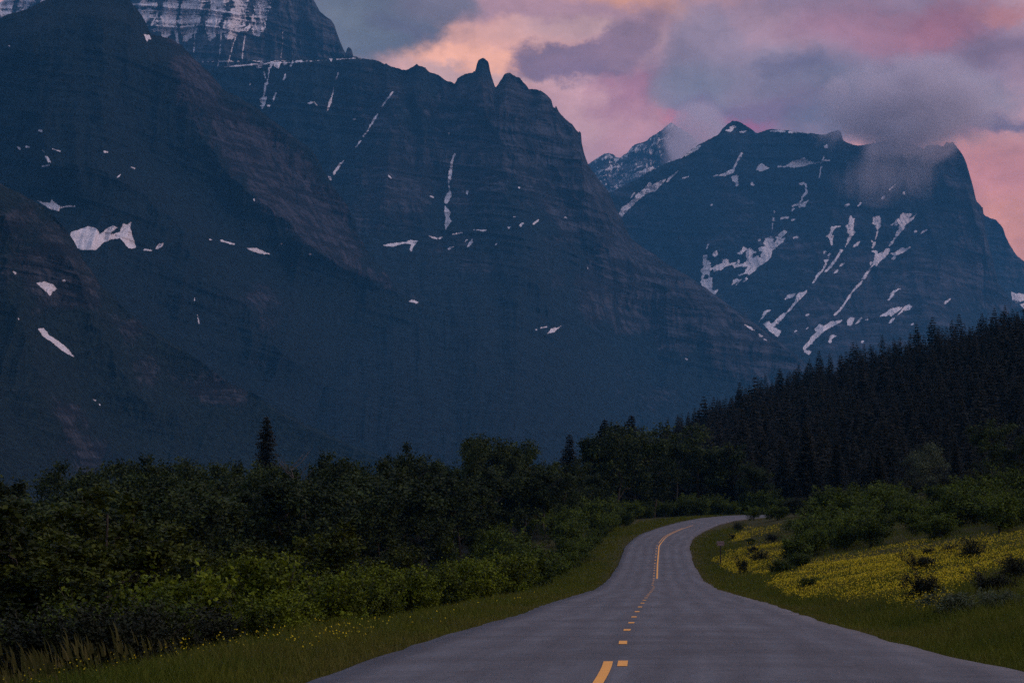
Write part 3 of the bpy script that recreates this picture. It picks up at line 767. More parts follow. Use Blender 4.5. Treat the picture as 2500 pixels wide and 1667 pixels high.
# --- central mountain with the two towers
SC = [
 ('P', cc((690, 838), (697, 840), (685, 880), (675, 960), (665, 1000), (655, 1000), (660, 950), (675, 880))), ('L', cc((660, 1000), (665, 1045)), .8),
 ('P', cc((655, 1055), (672, 1050), (675, 1075), (650, 1115), (635, 1105), (640, 1085))), ('P', cc((640, 1125), (665, 1155), (672, 1160), (660, 1185), (675, 1210), (655, 1235), (645, 1255), (638, 1230), (645, 1190), (638, 1160))),
 ('L', cc((350, 505), (290, 585)), 1.3), ('P', cc((268, 620), (272, 625), (240, 680), (215, 710), (235, 670))), ('L', cc((215, 715), (190, 745)), 1.1), ('L', cc((178, 770), (148, 805)), .9),
 ('P', cc((88, 875), (60, 915), (30, 958), (25, 945), (55, 900))), ('P', cc((0, 965), (12, 970), (15, 985), (2, 980))),
 ('P', cl((305, 222), (350, 210), (415, 205), (450, 195), (492, 197), (470, 225), (455, 255), (448, 245), (455, 215), (420, 212), (350, 228))),
 ('P', cl((550, 168), (575, 175), (600, 182), (628, 176), (610, 188), (570, 184))), ('L', cl((682, 162), (732, 153)), 1.0), ('P', cl((800, 137), (840, 136), (868, 138), (850, 145))),
 ('P', cl((652, 245), (668, 232), (688, 230), (665, 245))), ('P', cl((757, 238), (770, 210), (790, 188), (793, 208), (772, 228))), ('L', cl((752, 202), (762, 192)), 1.0), ('P', cl((982, 118), (1002, 120), (988, 135))),
 ('P', cl((1048, 112), (1060, 98), (1072, 100), (1058, 118))), ('L', cl((1125, 106), (1152, 85)), 1.4), ('L', cl((920, 217), (928, 210)), 1.0), ('L', cl((1017, 67), (1030, 66)), 1.0), ('L', cl((1297, 68), (1305, 70)), 1.0),
 ('P', cl((1202, 705), (1222, 675), (1255, 672), (1278, 660), (1240, 695))), ('L', cl((1168, 672), (1200, 666)), 1.0), ('L', cl((1137, 683), (1142, 683)), .8), ('L', cl((1422, 340), (1424, 350)), .8),
 ('L', cc((137, 655), (145, 652)), 1.5), ('L', cc((330, 962), (345, 975)), 1.2), ('L', cc((560, 1073), (578, 1080)), 1.1), ('P', cc((758, 1045), (768, 1042), (765, 1062), (756, 1060))), ('L', cc((660, 730), (662, 738)), 1.2),
 ('P', cc((1040, 1022), (1055, 1020), (1048, 1033))), ('L', Z(2.24, 1600, 500, (165, 355), (175, 352)), 1.5), ('L', Z(2.24, 1600, 500, (165, 840), (172, 845)), 1.2),
 ('P', Z(2.24, 1600, 500, (488, 655), (520, 668), (545, 688), (520, 682))), ('P', Z(2.24, 1600, 500, (562, 705), (588, 718), (572, 720))), ('L', Z(2.24, 1600, 500, (595, 735), (608, 742)), .9),
 # snow just under the shelf (window of the top left wall)
 ('P', z2((1345, 690), (1385, 655), (1400, 600), (1415, 650), (1410, 690), (1370, 700))), ('P', z2((1485, 700), (1500, 630), (1512, 610), (1520, 650), (1500, 700))),
 ('P', z2((1530, 665), (1570, 645), (1595, 600), (1612, 580), (1600, 650), (1575, 710), (1545, 690))), ('P', z2((1620, 660), (1645, 630), (1665, 660), (1640, 670))), ('P', z2((1690, 680), (1725, 625), (1730, 650), (1700, 690))),
 ('L', z2((1760, 635), (1820, 625)), 1.6), ('P', z2((2100, 600), (2140, 605), (2120, 630))), ('L', z2((1425, 735), (1445, 800)), 1.1), ('P', z2((1470, 800), (1472, 860), (1450, 880), (1430, 862), (1455, 840))),
 ('L', z2((1440, 880), (1438, 940), (1425, 985)), 1.4), ('P', z2((1385, 1025), (1410, 1000), (1460, 990), (1450, 1030), (1430, 1090), (1410, 1120), (1390, 1090), (1420, 1075), (1400, 1055))),
 ('P', z2((1460, 1085), (1500, 1075), (1480, 1115))), ('P', z2((1635, 790), (1650, 755), (1655, 790), (1625, 830))), ('L', z2((1480, 700), (1472, 790)), .8), ('L', z2((1550, 955), (1525, 1035)), 1.2),
 ('P', z2((1280, 850), (1290, 860), (1282, 880))), ('P', z2((1885, 1060), (1910, 1045), (1945, 1050), (1900, 1070))), ('L', z2((1950, 1048), (1985, 1090)), .8),
 ('P', z2((2150, 895), (2145, 960), (2130, 1040), (2105, 1100), (2075, 1160), (2090, 1100), (2095, 1050), (2120, 1010))), ('L', z2((2195, 745), (2175, 810)), 1.0),
]
def c_sp(px, py, sn, rk, rel):
    v = (8.5 + 3.4 * fbm(px / 60, py / 3, 1.1, o=3)) * np.exp(-((py - np.interp(px, [440, 520, 640, 860], [182, 165, 156, 143])) / 4.5) ** 2) * (px > 440) * (px < 880) - 8
    return np.maximum(sn, v), rk - .55 * sstep(py, 640, 900) * (px < 1500)
mountain('central_mountain', 8200,
         [(300, 260), (420, 200), (480, 180), (530, 166), (600, 156), (700, 150), (800, 144), (862, 142), (880, 144), (905, 146), (925, 152), (936, 158), (941, 155), (946, 161), (958, 166), (970, 169), (980, 173), (992, 173), (1000, 167), (1008, 163), (1016, 157), (1021, 162), (1028, 164),
          (1037, 167), (1045, 177), (1050, 179), (1058, 180), (1068, 184), (1076, 191), (1086, 199), (1096, 203), (1104, 207), (1108, 211), (1112, 204), (1115, 196), (1120, 190), (1133, 183), (1145, 180), (1155, 179), (1156, 172), (1158, 178), (1161, 168), (1164, 155), (1168, 148), (1173, 144), (1179, 143), (1184, 145), (1190, 151),
          (1193, 156), (1195, 170), (1199, 186), (1203, 200), (1207, 214), (1209, 220), (1211, 219), (1216, 211), (1224, 196), (1229, 186), (1235, 181), (1240, 179), (1246, 179), (1252, 184), (1260, 188), (1269, 192), (1278, 203), (1287, 212), (1291, 219), (1300, 219), (1313, 220), (1322, 224), (1331, 230), (1340, 238), (1347, 247), (1351, 262), (1356, 266), (1358, 259), (1361, 266), (1366, 276),
          (1380, 290), (1388, 297), (1398, 303), (1404, 313), (1409, 319), (1413, 323), (1417, 321), (1420, 328), (1421, 348), (1424, 362), (1427, 375), (1432, 390), (1436, 402), (1448, 420), (1461, 437), (1472, 450), (1483, 464), (1495, 487), (1505, 509), (1514, 527), (1523, 545), (1529, 560), (1537, 576), (1545, 588), (1559, 598), (1580, 612),
          (1603, 625), (1625, 642), (1648, 656), (1675, 671), (1700, 688), (1716, 699), (1747, 722), (1778, 745), (1815, 771), (1850, 795), (1880, 818), (1912, 839), (1944, 868), (1975, 895), (2050, 960), (2200, 1080), (2400, 1230)],
         4600, rkC, snow=SC, special=c_sp, nr=560, seed=41.0, gul=(105, 48), strata=(30, 10), rockbase=.34,
         rock=[([(1110, 190), (1300, 200), (1430, 350), (1540, 600), (1380, 560), (1250, 430), (1130, 500), (1090, 350)], .7), ([(1480, 600), (1600, 620), (1950, 880), (1850, 900), (1650, 830), (1450, 800), (1400, 700)], .75),
               ([(880, 150), (1000, 170), (1100, 400), (1000, 600), (900, 420)], .25)],
         spurs=[([(1180, 150), (1200, 330), (1290, 560), (1330, 800)], 330, 110), ([(1246, 180), (1330, 380), (1450, 560), (1560, 800)], 260, 120), ([(1420, 330), (1490, 520), (1480, 640), (1400, 860)], 320, 120), ([(1016, 160), (960, 420), (900, 600)], 260, 110),
                ([(720, 150), (700, 330), (640, 420)], 200, 100), ([(1540, 590), (1700, 760), (1820, 960)], 220, 160)])

# --- main left mountain
BA, BB = (2.24, 0, 0), (2.24, 0, 500)
def ba(*p): return Z(*BA, *p)
def bb_(*p): return Z(*BB, *p)
SB = [
 ('P', bb_((380, 150), (430, 135), (480, 118), (520, 130), (540, 160), (580, 130), (610, 115), (635, 125), (600, 148), (600, 165), (650, 150), (665, 105), (690, 110), (712, 90), (705, 130), (725, 190), (738, 235), (700, 240), (650, 180), (600, 190), (560, 205), (520, 245), (430, 245), (385, 205), (378, 175))),
 ('P', ba((195, 1098), (225, 1108), (270, 1110), (268, 1092), (320, 1130), (315, 1155), (270, 1145), (235, 1122))), ('L', ba((325, 1135), (360, 1128), (400, 1128)), 1.2),
 ('P', bb_((845, 240), (860, 215), (892, 210), (880, 228), (850, 245))), ('L', bb_((785, 245), (825, 250)), 1.5), ('P', bb_((1340, 235), (1400, 238), (1470, 268), (1440, 270), (1380, 255))), ('L', bb_((1205, 195), (1275, 215)), 1.4), ('L', bb_((1143, 190), (1155, 192)), 1.2),
 ('P', cl((440, 528), (460, 518), (500, 532), (490, 540))), ('P', ba((770, 188), (800, 195), (808, 215), (795, 215), (790, 232))), 
 ('P', ba((235, 855), (250, 860), (268, 892), (250, 888))), ('L', ba((220, 822), (228, 832)), 1.2), ('L', ba((80, 805), (95, 815)), 1.7), ('L', ba((130, 802), (145, 805)), 1.7), ('L', ba((275, 815), (315, 828)), 1.0),
 ('L', ba((200, 715), (212, 718)), 2.0), ('L', ba((560, 830), (575, 832)), 1.6), ('L', ba((708, 915), (728, 920)), 1.1), ('L', ba((222, 910), (255, 905)), 1.3), ('L', ba((632, 970), (650, 955)), .6), ('L', ba((1383, 1090), (1386, 1098)), 1.2),
 ('L', bb_((1535, 213), (1540, 216)), 1.2), ('L', bb_((1690, 268), (1698, 272)), 1.2), ('L', ba((22, 250), (28, 252)), 1.2), ('L', bb_((1062, 510), (1062, 525)), .5), ('L', bb_((1078, 600), (1088, 650)), .6), ('L', bb_((1592, 327), (1596, 329)), .9),
]
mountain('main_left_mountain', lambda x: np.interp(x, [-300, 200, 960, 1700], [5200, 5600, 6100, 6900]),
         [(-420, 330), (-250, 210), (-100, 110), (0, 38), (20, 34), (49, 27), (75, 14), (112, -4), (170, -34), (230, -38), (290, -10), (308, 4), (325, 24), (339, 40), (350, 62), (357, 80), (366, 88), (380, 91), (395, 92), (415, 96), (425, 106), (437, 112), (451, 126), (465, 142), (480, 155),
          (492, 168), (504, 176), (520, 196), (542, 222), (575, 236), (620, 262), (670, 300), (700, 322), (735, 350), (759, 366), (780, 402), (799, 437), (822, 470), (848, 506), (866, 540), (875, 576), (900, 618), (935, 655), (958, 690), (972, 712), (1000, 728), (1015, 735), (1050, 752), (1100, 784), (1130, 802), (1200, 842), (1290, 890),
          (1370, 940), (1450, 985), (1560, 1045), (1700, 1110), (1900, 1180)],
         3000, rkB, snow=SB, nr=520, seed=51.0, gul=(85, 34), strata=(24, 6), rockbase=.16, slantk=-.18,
         rock=[([(415, 96), (504, 174), (560, 235), (700, 322), (800, 440), (875, 576), (965, 712), (880, 700), (760, 620), (640, 520), (560, 430), (500, 330), (440, 240)], .6), ([(560, 700), (720, 700), (740, 860), (640, 860), (560, 780)], .3),
               ([(300, 1000), (600, 1000), (600, 1150), (300, 1150)], .2)],
         spurs=[([(400, 100), (470, 300), (600, 470), (760, 600), (960, 730)], 420, 150), ([(230, 0), (250, 400), (430, 560), (560, 720), (800, 960)], 420, 190), ([(60, 30), (100, 300), (150, 520)], 300, 120), ([(960, 720), (1100, 880), (1300, 1050)], 180, 160)])

# --- nearest slope, bottom left
SA = [
 ('P', bb_((195, 428), (240, 420), (285, 435), (308, 460), (285, 475), (270, 495), (240, 465))), ('P', bb_((210, 678), (240, 675), (270, 715), (320, 745), (370, 785), (405, 830), (340, 795), (280, 745), (235, 720))),
 ('L', bb_((68, 365), (80, 375)), 1.6), ('L', bb_((340, 415), (352, 417)), 1.8), ('L', bb_((100, 622), (102, 626)), 1.2), ('L', bb_((515, 1065), (528, 1070)), 1.2), ('L', bb_((548, 1088), (552, 1095)), .8),
]
mountain('near_left_slope', lambda x: np.interp(x, [-500, 0, 1000, 1500], [3100, 3500, 3900, 4200]),
         [(-560, 190), (-300, 300), (-120, 380), (0, 452), (40, 470), (80, 492), (110, 512), (140, 540), (165, 570), (182, 596), (200, 636), (222, 660), (246, 700), (280, 730), (320, 770), (360, 800), (420, 836), (475, 872), (520, 905), (560, 935), (620, 960), (680, 1000), (760, 1040), (860, 1085), (960, 1120), (1100, 1160), (1300, 1200)],
         1500, rkA, snow=SA, nr=360, seed=61.0, gul=(52, 20), strata=(18, 4), rockbase=.18, slantk=-.35,
         rock=[([(0, 440), (120, 520), (230, 690), (330, 800), (200, 780), (0, 660)], .42), ([(140, 1010), (190, 1000), (260, 1130), (220, 1140), (150, 1080)], .7), ([(330, 830), (560, 930), (700, 1040), (480, 1000), (330, 900)], .35)],
         spurs=[([(140, 540), (230, 800), (420, 1080)], 200, 130), ([(0, 440), (20, 700), (120, 1000), (220, 1150)], 160, 110)])

# ------------------------------------------------------------------ vegetation builders
def tube(pts, rad_, sides=6):
    pts = np.asarray(pts, float); rad_ = np.asarray(rad_, float); k = len(pts)
    tg = np.gradient(pts, axis=0); tg /= np.linalg.norm(tg, axis=1)[:, None] + 1e-9
    ref = np.where(np.abs(tg[:, 2:3]) > .9, np.array([[1., 0, 0]]), np.array([[0, 0, 1.]]))
    u = np.cross(tg, ref); u /= np.linalg.norm(u, axis=1)[:, None] + 1e-9
    v = np.cross(tg, u)
    a = np.linspace(0, 2 * np.pi, sides, endpoint=False)
    V = pts[:, None] + rad_[:, None, None] * (np.cos(a)[None, :, None] * u[:, None] + np.sin(a)[None, :, None] * v[:, None])
    i = np.arange(k - 1)[:, None] * sides; j = np.arange(sides)[None]
    A = (i + j).ravel(); B = (i + (j + 1) % sides).ravel()
    return V.reshape(-1, 3), np.stack([A, B, B + sides, A + sides], 1)
def join(parts):
    V, Fc, k = [], [], 0
    for v, f in parts:
        V.append(v); Fc.append(f + k); k += len(v)
    return np.concatenate(V), np.concatenate(Fc)
def leaves(C_, size, rng, up_bias=.5, aspect=.62):
    n_ = len(C_)
    nrm = rng.normal(size=(n_, 3)); nrm[:, 2] = np.abs(nrm[:, 2]) * (1 + up_bias) + .2; nrm /= np.linalg.norm(nrm, axis=1)[:, None]
    t = rng.normal(size=(n_, 3)); u = np.cross(nrm, t); u /= np.linalg.norm(u, axis=1)[:, None] + 1e-9
    v = np.cross(nrm, u)
    sz = size * rng.uniform(.6, 1.35, n_)
    a, b_ = u * sz[:, None] * .5, v * sz[:, None] * .5 * aspect
    V = np.stack([C_ - a, C_ - b_ + a * .1, C_ + a, C_ + b_ + a * .1], 1).reshape(-1, 3)
    return V, np.arange(n_ * 4).reshape(-1, 4)

def broadleaf(seed, H=10.0, R=3.0, nclump=70, per=110, leaf=.26, base=.18, trunk_r=.16, forks=6, mat='leaf_tree', top=.8):
    """unit tree of height H at the origin: returns crown mesh and trunk mesh"""
    rng = np.random.default_rng(seed)
    tubes = []
    tp = [np.array([0, 0, -.4])]; lean = rng.normal(0, .05, 2)
    for k in range(1, 9):
        z = H * .86 * k / 8
        tp.append(np.array([lean[0] * z + rng.normal(0, .1), lean[1] * z + rng.normal(0, .1), z]))
    tp = np.array(tp); tubes.append(tube(tp, np.linspace(trunk_r, .03, 9), 7))
    ends = []
    for k in range(forks):
        i = int(rng.integers(2, 7)); a = rng.uniform(0, 2 * np.pi); L = R * rng.uniform(.55, 1.0)
        p0 = tp[i]; q = [p0]
        for j in range(1, 6):
            f = j / 5
            q.append(p0 + np.array([math.cos(a) * L * f, math.sin(a) * L * f, L * .75 * f ** .8]) + rng.normal(0, .09, 3))
        tubes.append(tube(q, np.linspace(trunk_r * .42, .018, 6), 5)); ends.append(q[-1]); ends.append(q[3])
    # clump centres fill an irregular crown made of a few lobes
    lobes = []
    for k in range(11 + int(R)):
        hz = rng.uniform(base + .08, top + .06) * H
        hf = (hz / H - base) / (1 - base)
        rr = R * .72 * math.sqrt(max(.03, 1 - ((hf - .40) / .62) ** 2)) * rng.uniform(.25, 1.1); a = rng.uniform(0, 2 * np.pi)
        lobes.append((np.array([math.cos(a) * rr, math.sin(a) * rr, hz]), R * rng.uniform(.30, .52)))
    lobes.append((np.array([lean[0] * H, lean[1] * H, H * .86]), R * .33))
    for e in ends: lobes.append((e, R * rng.uniform(.2, .3)))
    for f_ in (.93, .78, .66, .5): lobes.append((np.array([lean[0] * H + rng.normal(0, .1 * R), lean[1] * H + rng.normal(0, .1 * R), H * f_]), R * (1.18 - f_) * .62))
    CC_, tint = [], []
    for k in range(nclump):
        c0, r0_ = lobes[int(rng.integers(len(lobes)))]
        d_ = rng.normal(size=3); d_ /= np.linalg.norm(d_); d_[2] = abs(d_[2]) * .9 - .25
        cc_ = c0 + d_ * r0_ * rng.uniform(.6, 1.1)
        if cc_[2] > H * .985: cc_[2] = H * .985
        sp = R * rng.uniform(.07, .135)
        pts = cc_ + rng.normal(size=(per, 3)) * sp
        CC_.append(pts); tint.append(np.repeat(np.clip(rng.normal(.42, .2) + rng.normal(0, .2, per), 0, 1), 4))
    CC_ = np.concatenate(CC_); CC_[:, 2] *= H / np.percentile(CC_[:, 2], 99.85); keep = CC_[:, 2] > H * base * .4
    V, Fc = leaves(CC_, leaf, rng)
    crown = mesh_np('crown', V, Fc, [M[mat]], attrs={'tint': np.concatenate(tint)})
    TV, TF = join(tubes)
    return crown, mesh_np('trunk', TV, TF, [M['bark']], smooth=True)

def shrub(seed, H=2.0, R=1.3, nclump=60, per=60, leaf=.10, mat='leaf_shrub', stems=9, spiky=.25):
    rng = np.random.default_rng(seed)
    tubes, CC_, tint = [], [], []
    for k in range(stems):
        a = rng.uniform(0, 2 * np.pi); L = R * rng.uniform(.2, .9); h = H * rng.uniform(.6, .98)
        q = [np.array([math.cos(a) * L * .15, math.sin(a) * L * .15, -.15])]
        for j in range(1, 6):
            f = j / 5; q.append(np.array([math.cos(a) * L * f ** 1.3, math.sin(a) * L * f ** 1.3, h * f]) + rng.normal(0, .03 * H / 2, 3))
        tubes.append(tube(q, np.linspace(.022 * H / 2, .006, 6), 4))
        # leafy shoots sticking up out of the outline
        for f in np.linspace(.5, 1.04, 6):
            p = np.array([math.cos(a) * L * f ** 1.3, math.sin(a) * L * f ** 1.3, h * f])
            nn = int(per * spiky)
            CC_.append(p + rng.normal(size=(nn, 3)) * np.array([.06, .06, .10]) * H / 2); tint.append(np.repeat(np.clip(rng.normal(.62, .2, nn), 0, 1), 4))
    nl = 7; lobes = []
    for k in range(nl):
        a = rng.uniform(0, 2 * np.pi); rr = R * rng.uniform(0, .62)
        lobes.append((np.array([math.cos(a) * rr, math.sin(a) * rr, H * rng.uniform(.32, .62)]), rng.uniform(.32, .48)))
    for k in range(nclump):
        c0, r_ = lobes[int(rng.integers(nl))]
        d_ = rng.normal(size=3); d_ /= np.linalg.norm(d_)
        p = c0 + d_ * np.array([R * r_, R * r_, H * r_ * .85]) * rng.uniform(.55, 1.05)
        p[2] = max(p[2], .06 * H)
        CC_.append(p + rng.normal(size=(per, 3)) * np.array([.09 * R, .09 * R, .06 * H])); tint.append(np.repeat(np.clip(rng.normal(.40, .2) + rng.normal(0, .22, per), 0, 1), 4))
    CC_ = np.concatenate(CC_); CC_[:, 2] = np.clip(CC_[:, 2], .02, H * 1.04)
    V, Fc = leaves(CC_, leaf, rng)
    fol = mesh_np('foliage', V, Fc, [M[mat]], attrs={'tint': np.concatenate(tint)})
    TV, TF = join(tubes)
    return fol, mesh_np('stems', TV, TF, [M['bark']], smooth=True)

def conifer_np(seed, H=14.0, R=2.0, levels=30, nb=9, seg=7, leaf=1.0, base=.05, power=.85, sparse=0.0):
    rng = np.random.default_rng(seed)
    V, T = [], []
    for l in range(levels):
        f = (l + .5) / levels; z0 = H * (base + (1 - base) * f)
        r = R * ((1 - f) ** power) * rng.uniform(.72, 1.12) + .10
        n_ = max(4, int(nb * (1 - .45 * f)))
        for k in range(n_):
            if rng.random() < sparse: continue
            a = 2 * np.pi * (k + rng.uniform(-.4, .4)) / n_ + l * 1.7; L = r * rng.uniform(.65, 1.15)
            dr = rng.uniform(.12, .42)
            m_ = max(2, int(seg * min(1, L / R + .25)))
            dirh = np.array([math.cos(a), math.sin(a), 0]); side = np.array([-math.sin(a), math.cos(a), 0])
            tn = np.clip(rng.normal(.5, .2), 0, 1)
            for j in range(m_):
                q = (j + .4) / m_
                p = dirh * L * q + np.array([0, 0, z0 - L * dr * q + L * .10 * q * q + rng.normal(0, .04)])
                wdt = leaf * (.30 * R) * (1 - q * .65) * rng.uniform(.6, 1.25); ln = L / m_ * 1.25
                tip = dirh * ln + np.array([0, 0, -ln * dr]); sg = 1 if rng.random() < .5 else -1
                dn = np.array([0, 0, -wdt * rng.uniform(.25, .7)])
                V += [p, p + tip * .55 + side * wdt * sg * .55 + dn, p + tip, p + tip * .35 - side * wdt * sg * .55 + dn * .6]
                T += [tn] * 4
    # leader
    V += [np.array([-.06, 0, H * .93]), np.array([.05, .03, H * .94]), np.array([0, 0, H * 1.02]), np.array([-.02, -.05, H * .95])]; T += [.5] * 4
    V = np.array(V); return V, np.arange(len(V)).reshape(-1, 4), np.array(T)
def conifer(seed, **kw):
    V, Fc, T = conifer_np(seed, **kw)
    H = kw.get('H', 14.0)
    crown = mesh_np('crown', V, Fc, [M['needle']], attrs={'tint': T})
    TV, TF = tube(np.array([[0, 0, -.5], [0, .02, H * .5], [0, 0, H * .97]]), [.012 * H, .007 * H, .015], 6)
    return crown, mesh_np('trunk', TV, TF, [M['bark']], smooth=True)

TREES = [broadleaf(100 + k, H=10, R=[3.0, 2.6, 3.4, 2.3, 2.9, 3.2][k], nclump=[78, 66, 90, 60, 74, 84][k], per=100, leaf=.27, base=[.12, .2, .1, .24, .15, .12][k], top=[.8, .84, .74, .86, .8, .72][k]) for k in range(6)]
PALE = broadleaf(131, H=10, R=4.6, nclump=120, per=90, leaf=.24, base=.08, mat='leaf_pale', top=.72)
ASPEN = [broadleaf(150 + k, H=6, R=[1.7, 1.5, 1.9, 1.6][k], nclump=56, per=80, leaf=.19, base=.28, trunk_r=.05, forks=7, mat='leaf_aspen') for k in range(4)]
SHR = {
 'mid': [shrub(200 + k, H=2, R=[1.3, 1.1, 1.5, 1.2][k], nclump=70, per=60, leaf=.105, mat='leaf_shrub') for k in range(4)],
 'bright': [shrub(220 + k, H=2, R=[1.2, 1.0, 1.35, 1.1][k], nclump=95, per=80, leaf=.105, mat='leaf_bright', stems=11, spiky=.12) for k in range(4)],
 'dark': [shrub(240 + k, H=2, R=[1.5, 1.9, 1.4][k], nclump=60, per=60, leaf=.10, mat='leaf_dark') for k in range(3)],
 'sage': [shrub(260 + k, H=2, R=2.2, nclump=70, per=60, leaf=.11, mat='leaf_pale') for k in range(2)],
}
CON = [conifer(300 + k, H=14, R=[3.2, 2.9, 3.6, 2.7][k], levels=38, nb=13, leaf=1.15, power=.9) for k in range(4)]
SPIRE = conifer(330, H=16, R=2.3, levels=58, nb=13, power=.55, leaf=1.0)

def ground_z(x, y): return float(zt(np.array([x]), np.array([y]))[0])
used = set()
def plant(name, meshes, px, d, tip=None, h=None, H0_=10.0, wide=1.0, label=None, cat='tree', group=None, rng=random, parts=('crown', 'trunk'), sink=0.0):
    X = float(ray(px, 900.0)[0]) * d
    z = ground_z(X, d) - sink
    if h is None: h = CAM[2] + float(ray(px, tip)[1]) * d - z
    k = h / H0_
    r = bpy.data.objects.new(name, None); scene.collection.objects.link(r)
    r.empty_display_size = .3
    r.location = (X, d, z); r.rotation_euler = (0, 0, rng.uniform(0, 6.28)); r.scale = (k * wide, k * wide, k)
    for nm, me in zip(parts, meshes):
        o = bpy.data.objects.new(nm, me); scene.collection.objects.link(o); o.parent = r
    return tag(r, label, cat, group)

# --- named single trees and the tree line behind the slope on the left
G_LINE = 'broadleaf trees along the valley edge left of the road'
line = [ # px, tip row, depth, kind, width
 (-60, 1150, 190, 0, 1.2), (12, 1168, 185, 1, 1.1), (52, 1186, 200, 4, .9), (128, 1144, 262, 2, 1.0), (176, 1128, 268, 3, 1.0), (214, 1146, 255, 0, 1.1), (262, 1136, 250, 5, 1.0), (305, 1122, 270, 1, .9), (338, 1112, 262, 3, .9), (385, 1128, 255, 2, 1.1),
 (425, 1126, 272, 0, 1.0), (458, 1120, 262, 4, .9), (505, 1140, 255, 5, 1.1), (548, 1128, 268, 1, 1.0), (590, 1124, 262, 2, .9), (628, 1134, 248, 4, 1.0), (690, 1130, 245, 0, .9), (786, 1106, 262, 3, 1.0), (815, 1118, 255, 1, 1.1), (852, 1120, 262, 5, 1.0),
 (890, 1128, 270, 4, .9), (922, 1122, 280, 3, .7), (950, 1122, 275, 1, .9), (984, 1082, 290, 3, .8), (1006, 1108, 282, 0, .9), (1040, 1112, 292, 5, .9), (1078, 1142, 300, 4, .9), (1128, 1068, 318, 2, .9), (1168, 1062, 325, 0, 1.05), (1214, 1070, 325, 5, .8), (1248, 1086, 335, 4, .8),
 (1306, 1072, 345, 2, 1.0), (1278, 1090, 352, 1, .8), (1345, 1128, 362, 3, .9), (1410, 1118, 372, 5, .8), (1446, 1062, 402, 0, 1.15), (1500, 1036, 405, 2, 1.2), (1552, 1044, 412, 4, 1.15), (1596, 1082, 420, 1, 1.1)]
for i, (px, tip, d, k, w_) in enumerate(line):
    plant('broadleaf_tree', TREES[k], px, d, tip=tip, wide=w_ * .95, group=G_LINE, label='dark green broadleaf tree in the tree line at the foot of the mountains')
for i in range(46):   # the rank in front of it, lower crowns filling down to the shrubs
    px = -90 + i * 34 + random.uniform(-10, 10); d = np.interp(px, [0, 700, 1450], [165, 205, 330]) + random.uniform(-14, 18)
    tip = np.interp(px, [0, 300, 600, 900, 1200, 1500], [1215, 1195, 1185, 1165, 1145, 1140]) + random.uniform(-16, 22)
    plant('broadleaf_tree', TREES[int(random.random() * 6)], px, d, tip=tip, wide=random.uniform(1.15, 1.45), group='lower trees in front of the tree line', label='dark lower broadleaf tree standing just in front of the tree line')
plant('spruce_tree', SPIRE, 651, 292, tip=1016, H0_=16, wide=1.15, label='tall dark spruce rising alone like a spire above the left tree line', cat='tree')
plant('spruce_tree', CON[1], 1390, 385, tip=1058, H0_=14, wide=1.5, label='dark pointed spruce in the gap between round trees left of the bend', cat='tree')
plant('spruce_tree', CON[2], 1476, 440, tip=1022, H0_=14, wide=1.5, label='left one of the twin spruces above the broadleaf trees at the bend', cat='tree')
plant('spruce_tree', CON[0], 1541, 445, tip=1012, H0_=14, wide=1.5, label='right one of the twin spruces above the broadleaf trees at the bend', cat='tree')
plant('spruce_tree', CON[3], 1508, 442, tip=1034, H0_=14, wide=1.3, label='short spruce squeezed between the twin spruces at the bend', cat='tree')

# bare dead tree
def dead_tree():
    rng = np.random.default_rng(5)
    tp = np.array([[0, 0, -.4], [.05, 0, 2.5], [-.1, .05, 5], [.1, 0, 7.0], [-.15, 0, 8.6], [-.55, 0, 10.0]])
    tr = [tube(tp, [.17, .15, .12, .09, .06, .015], 7)]; br = []
    for k in range(20):
        i = rng.integers(2, 5); f = rng.random(); p0 = tp[i] * (1 - f) + tp[i + 1] * f if i < 5 else tp[i]
        a = rng.choice([0, math.pi]) + rng.normal(0, .6); L = rng.uniform(.5, 1.5)
        q = [p0 + np.array([math.cos(a) * L * t, math.sin(a) * L * t, L * .9 * t ** 1.2]) + rng.normal(0, .05, 3) * (t > 0) for t in np.linspace(0, 1, 6)]
        br.append(tube(q, np.linspace(.035, .006, 6), 5))
        for j in (2, 3, 4):
            e = q[j]; a2 = a + rng.uniform(-1, 1); q2 = [e + np.array([math.cos(a2), math.sin(a2), 1.1]) * t * .7 for t in (0, .5, 1)]
            br.append(tube(q2, [.018, .012, .005], 4))
    return mesh_np('bare_branches', *join(br), [M['deadwood']], smooth=True), mesh_np('trunk', *join(tr), [M['deadwood']], smooth=True)
plant('dead_tree', dead_tree(), 728, 236, tip=1140, H0_=10.0, label='leafless pale dead tree with bare branches right of the tall spire spruce', parts=('bare_branches', 'trunk')).rotation_euler = (0, 0, 0)

# trees around the bend and at the foot of the forested hill
for (px, tip, d, k, w_, lab) in (
    (1706, 1034, 452, 2, 1.25, 'large round broadleaf tree standing behind the far bend of the road'),
    (1655, 1078, 446, 0, 1.1, 'broadleaf tree just left of the large round tree behind the bend'),
    (1768, 1082, 448, 4, 1.15, 'broadleaf tree just right of the large round tree behind the bend'),
    (1828, 1128, 440, 5, 1.2, 'lighter green sloping broadleaf tree right of the far bend'),
    (1875, 1178, 436, 1, 1.2, 'lowest green tree at the right end of the group behind the bend'),
    (1612, 1140, 432, 3, 1.1, 'small broadleaf tree left behind the upper curve of the road'),
    (2416, 1024, 330, 5, 1.15, 'big dark tree with green top at the right edge of the picture'),
    (2478, 1060, 318, 2, 1.1, 'dark broadleaf tree cut by the right picture edge below the hill')):
    plant('broadleaf_tree', TREES[k], px, d, tip=tip, wide=w_, label=lab)
plant('broadleaf_tree', PALE, 2268, 340, tip=1078, wide=.95, label='pale grey green rounded tree at the foot of the dark conifer hill', cat='tree')
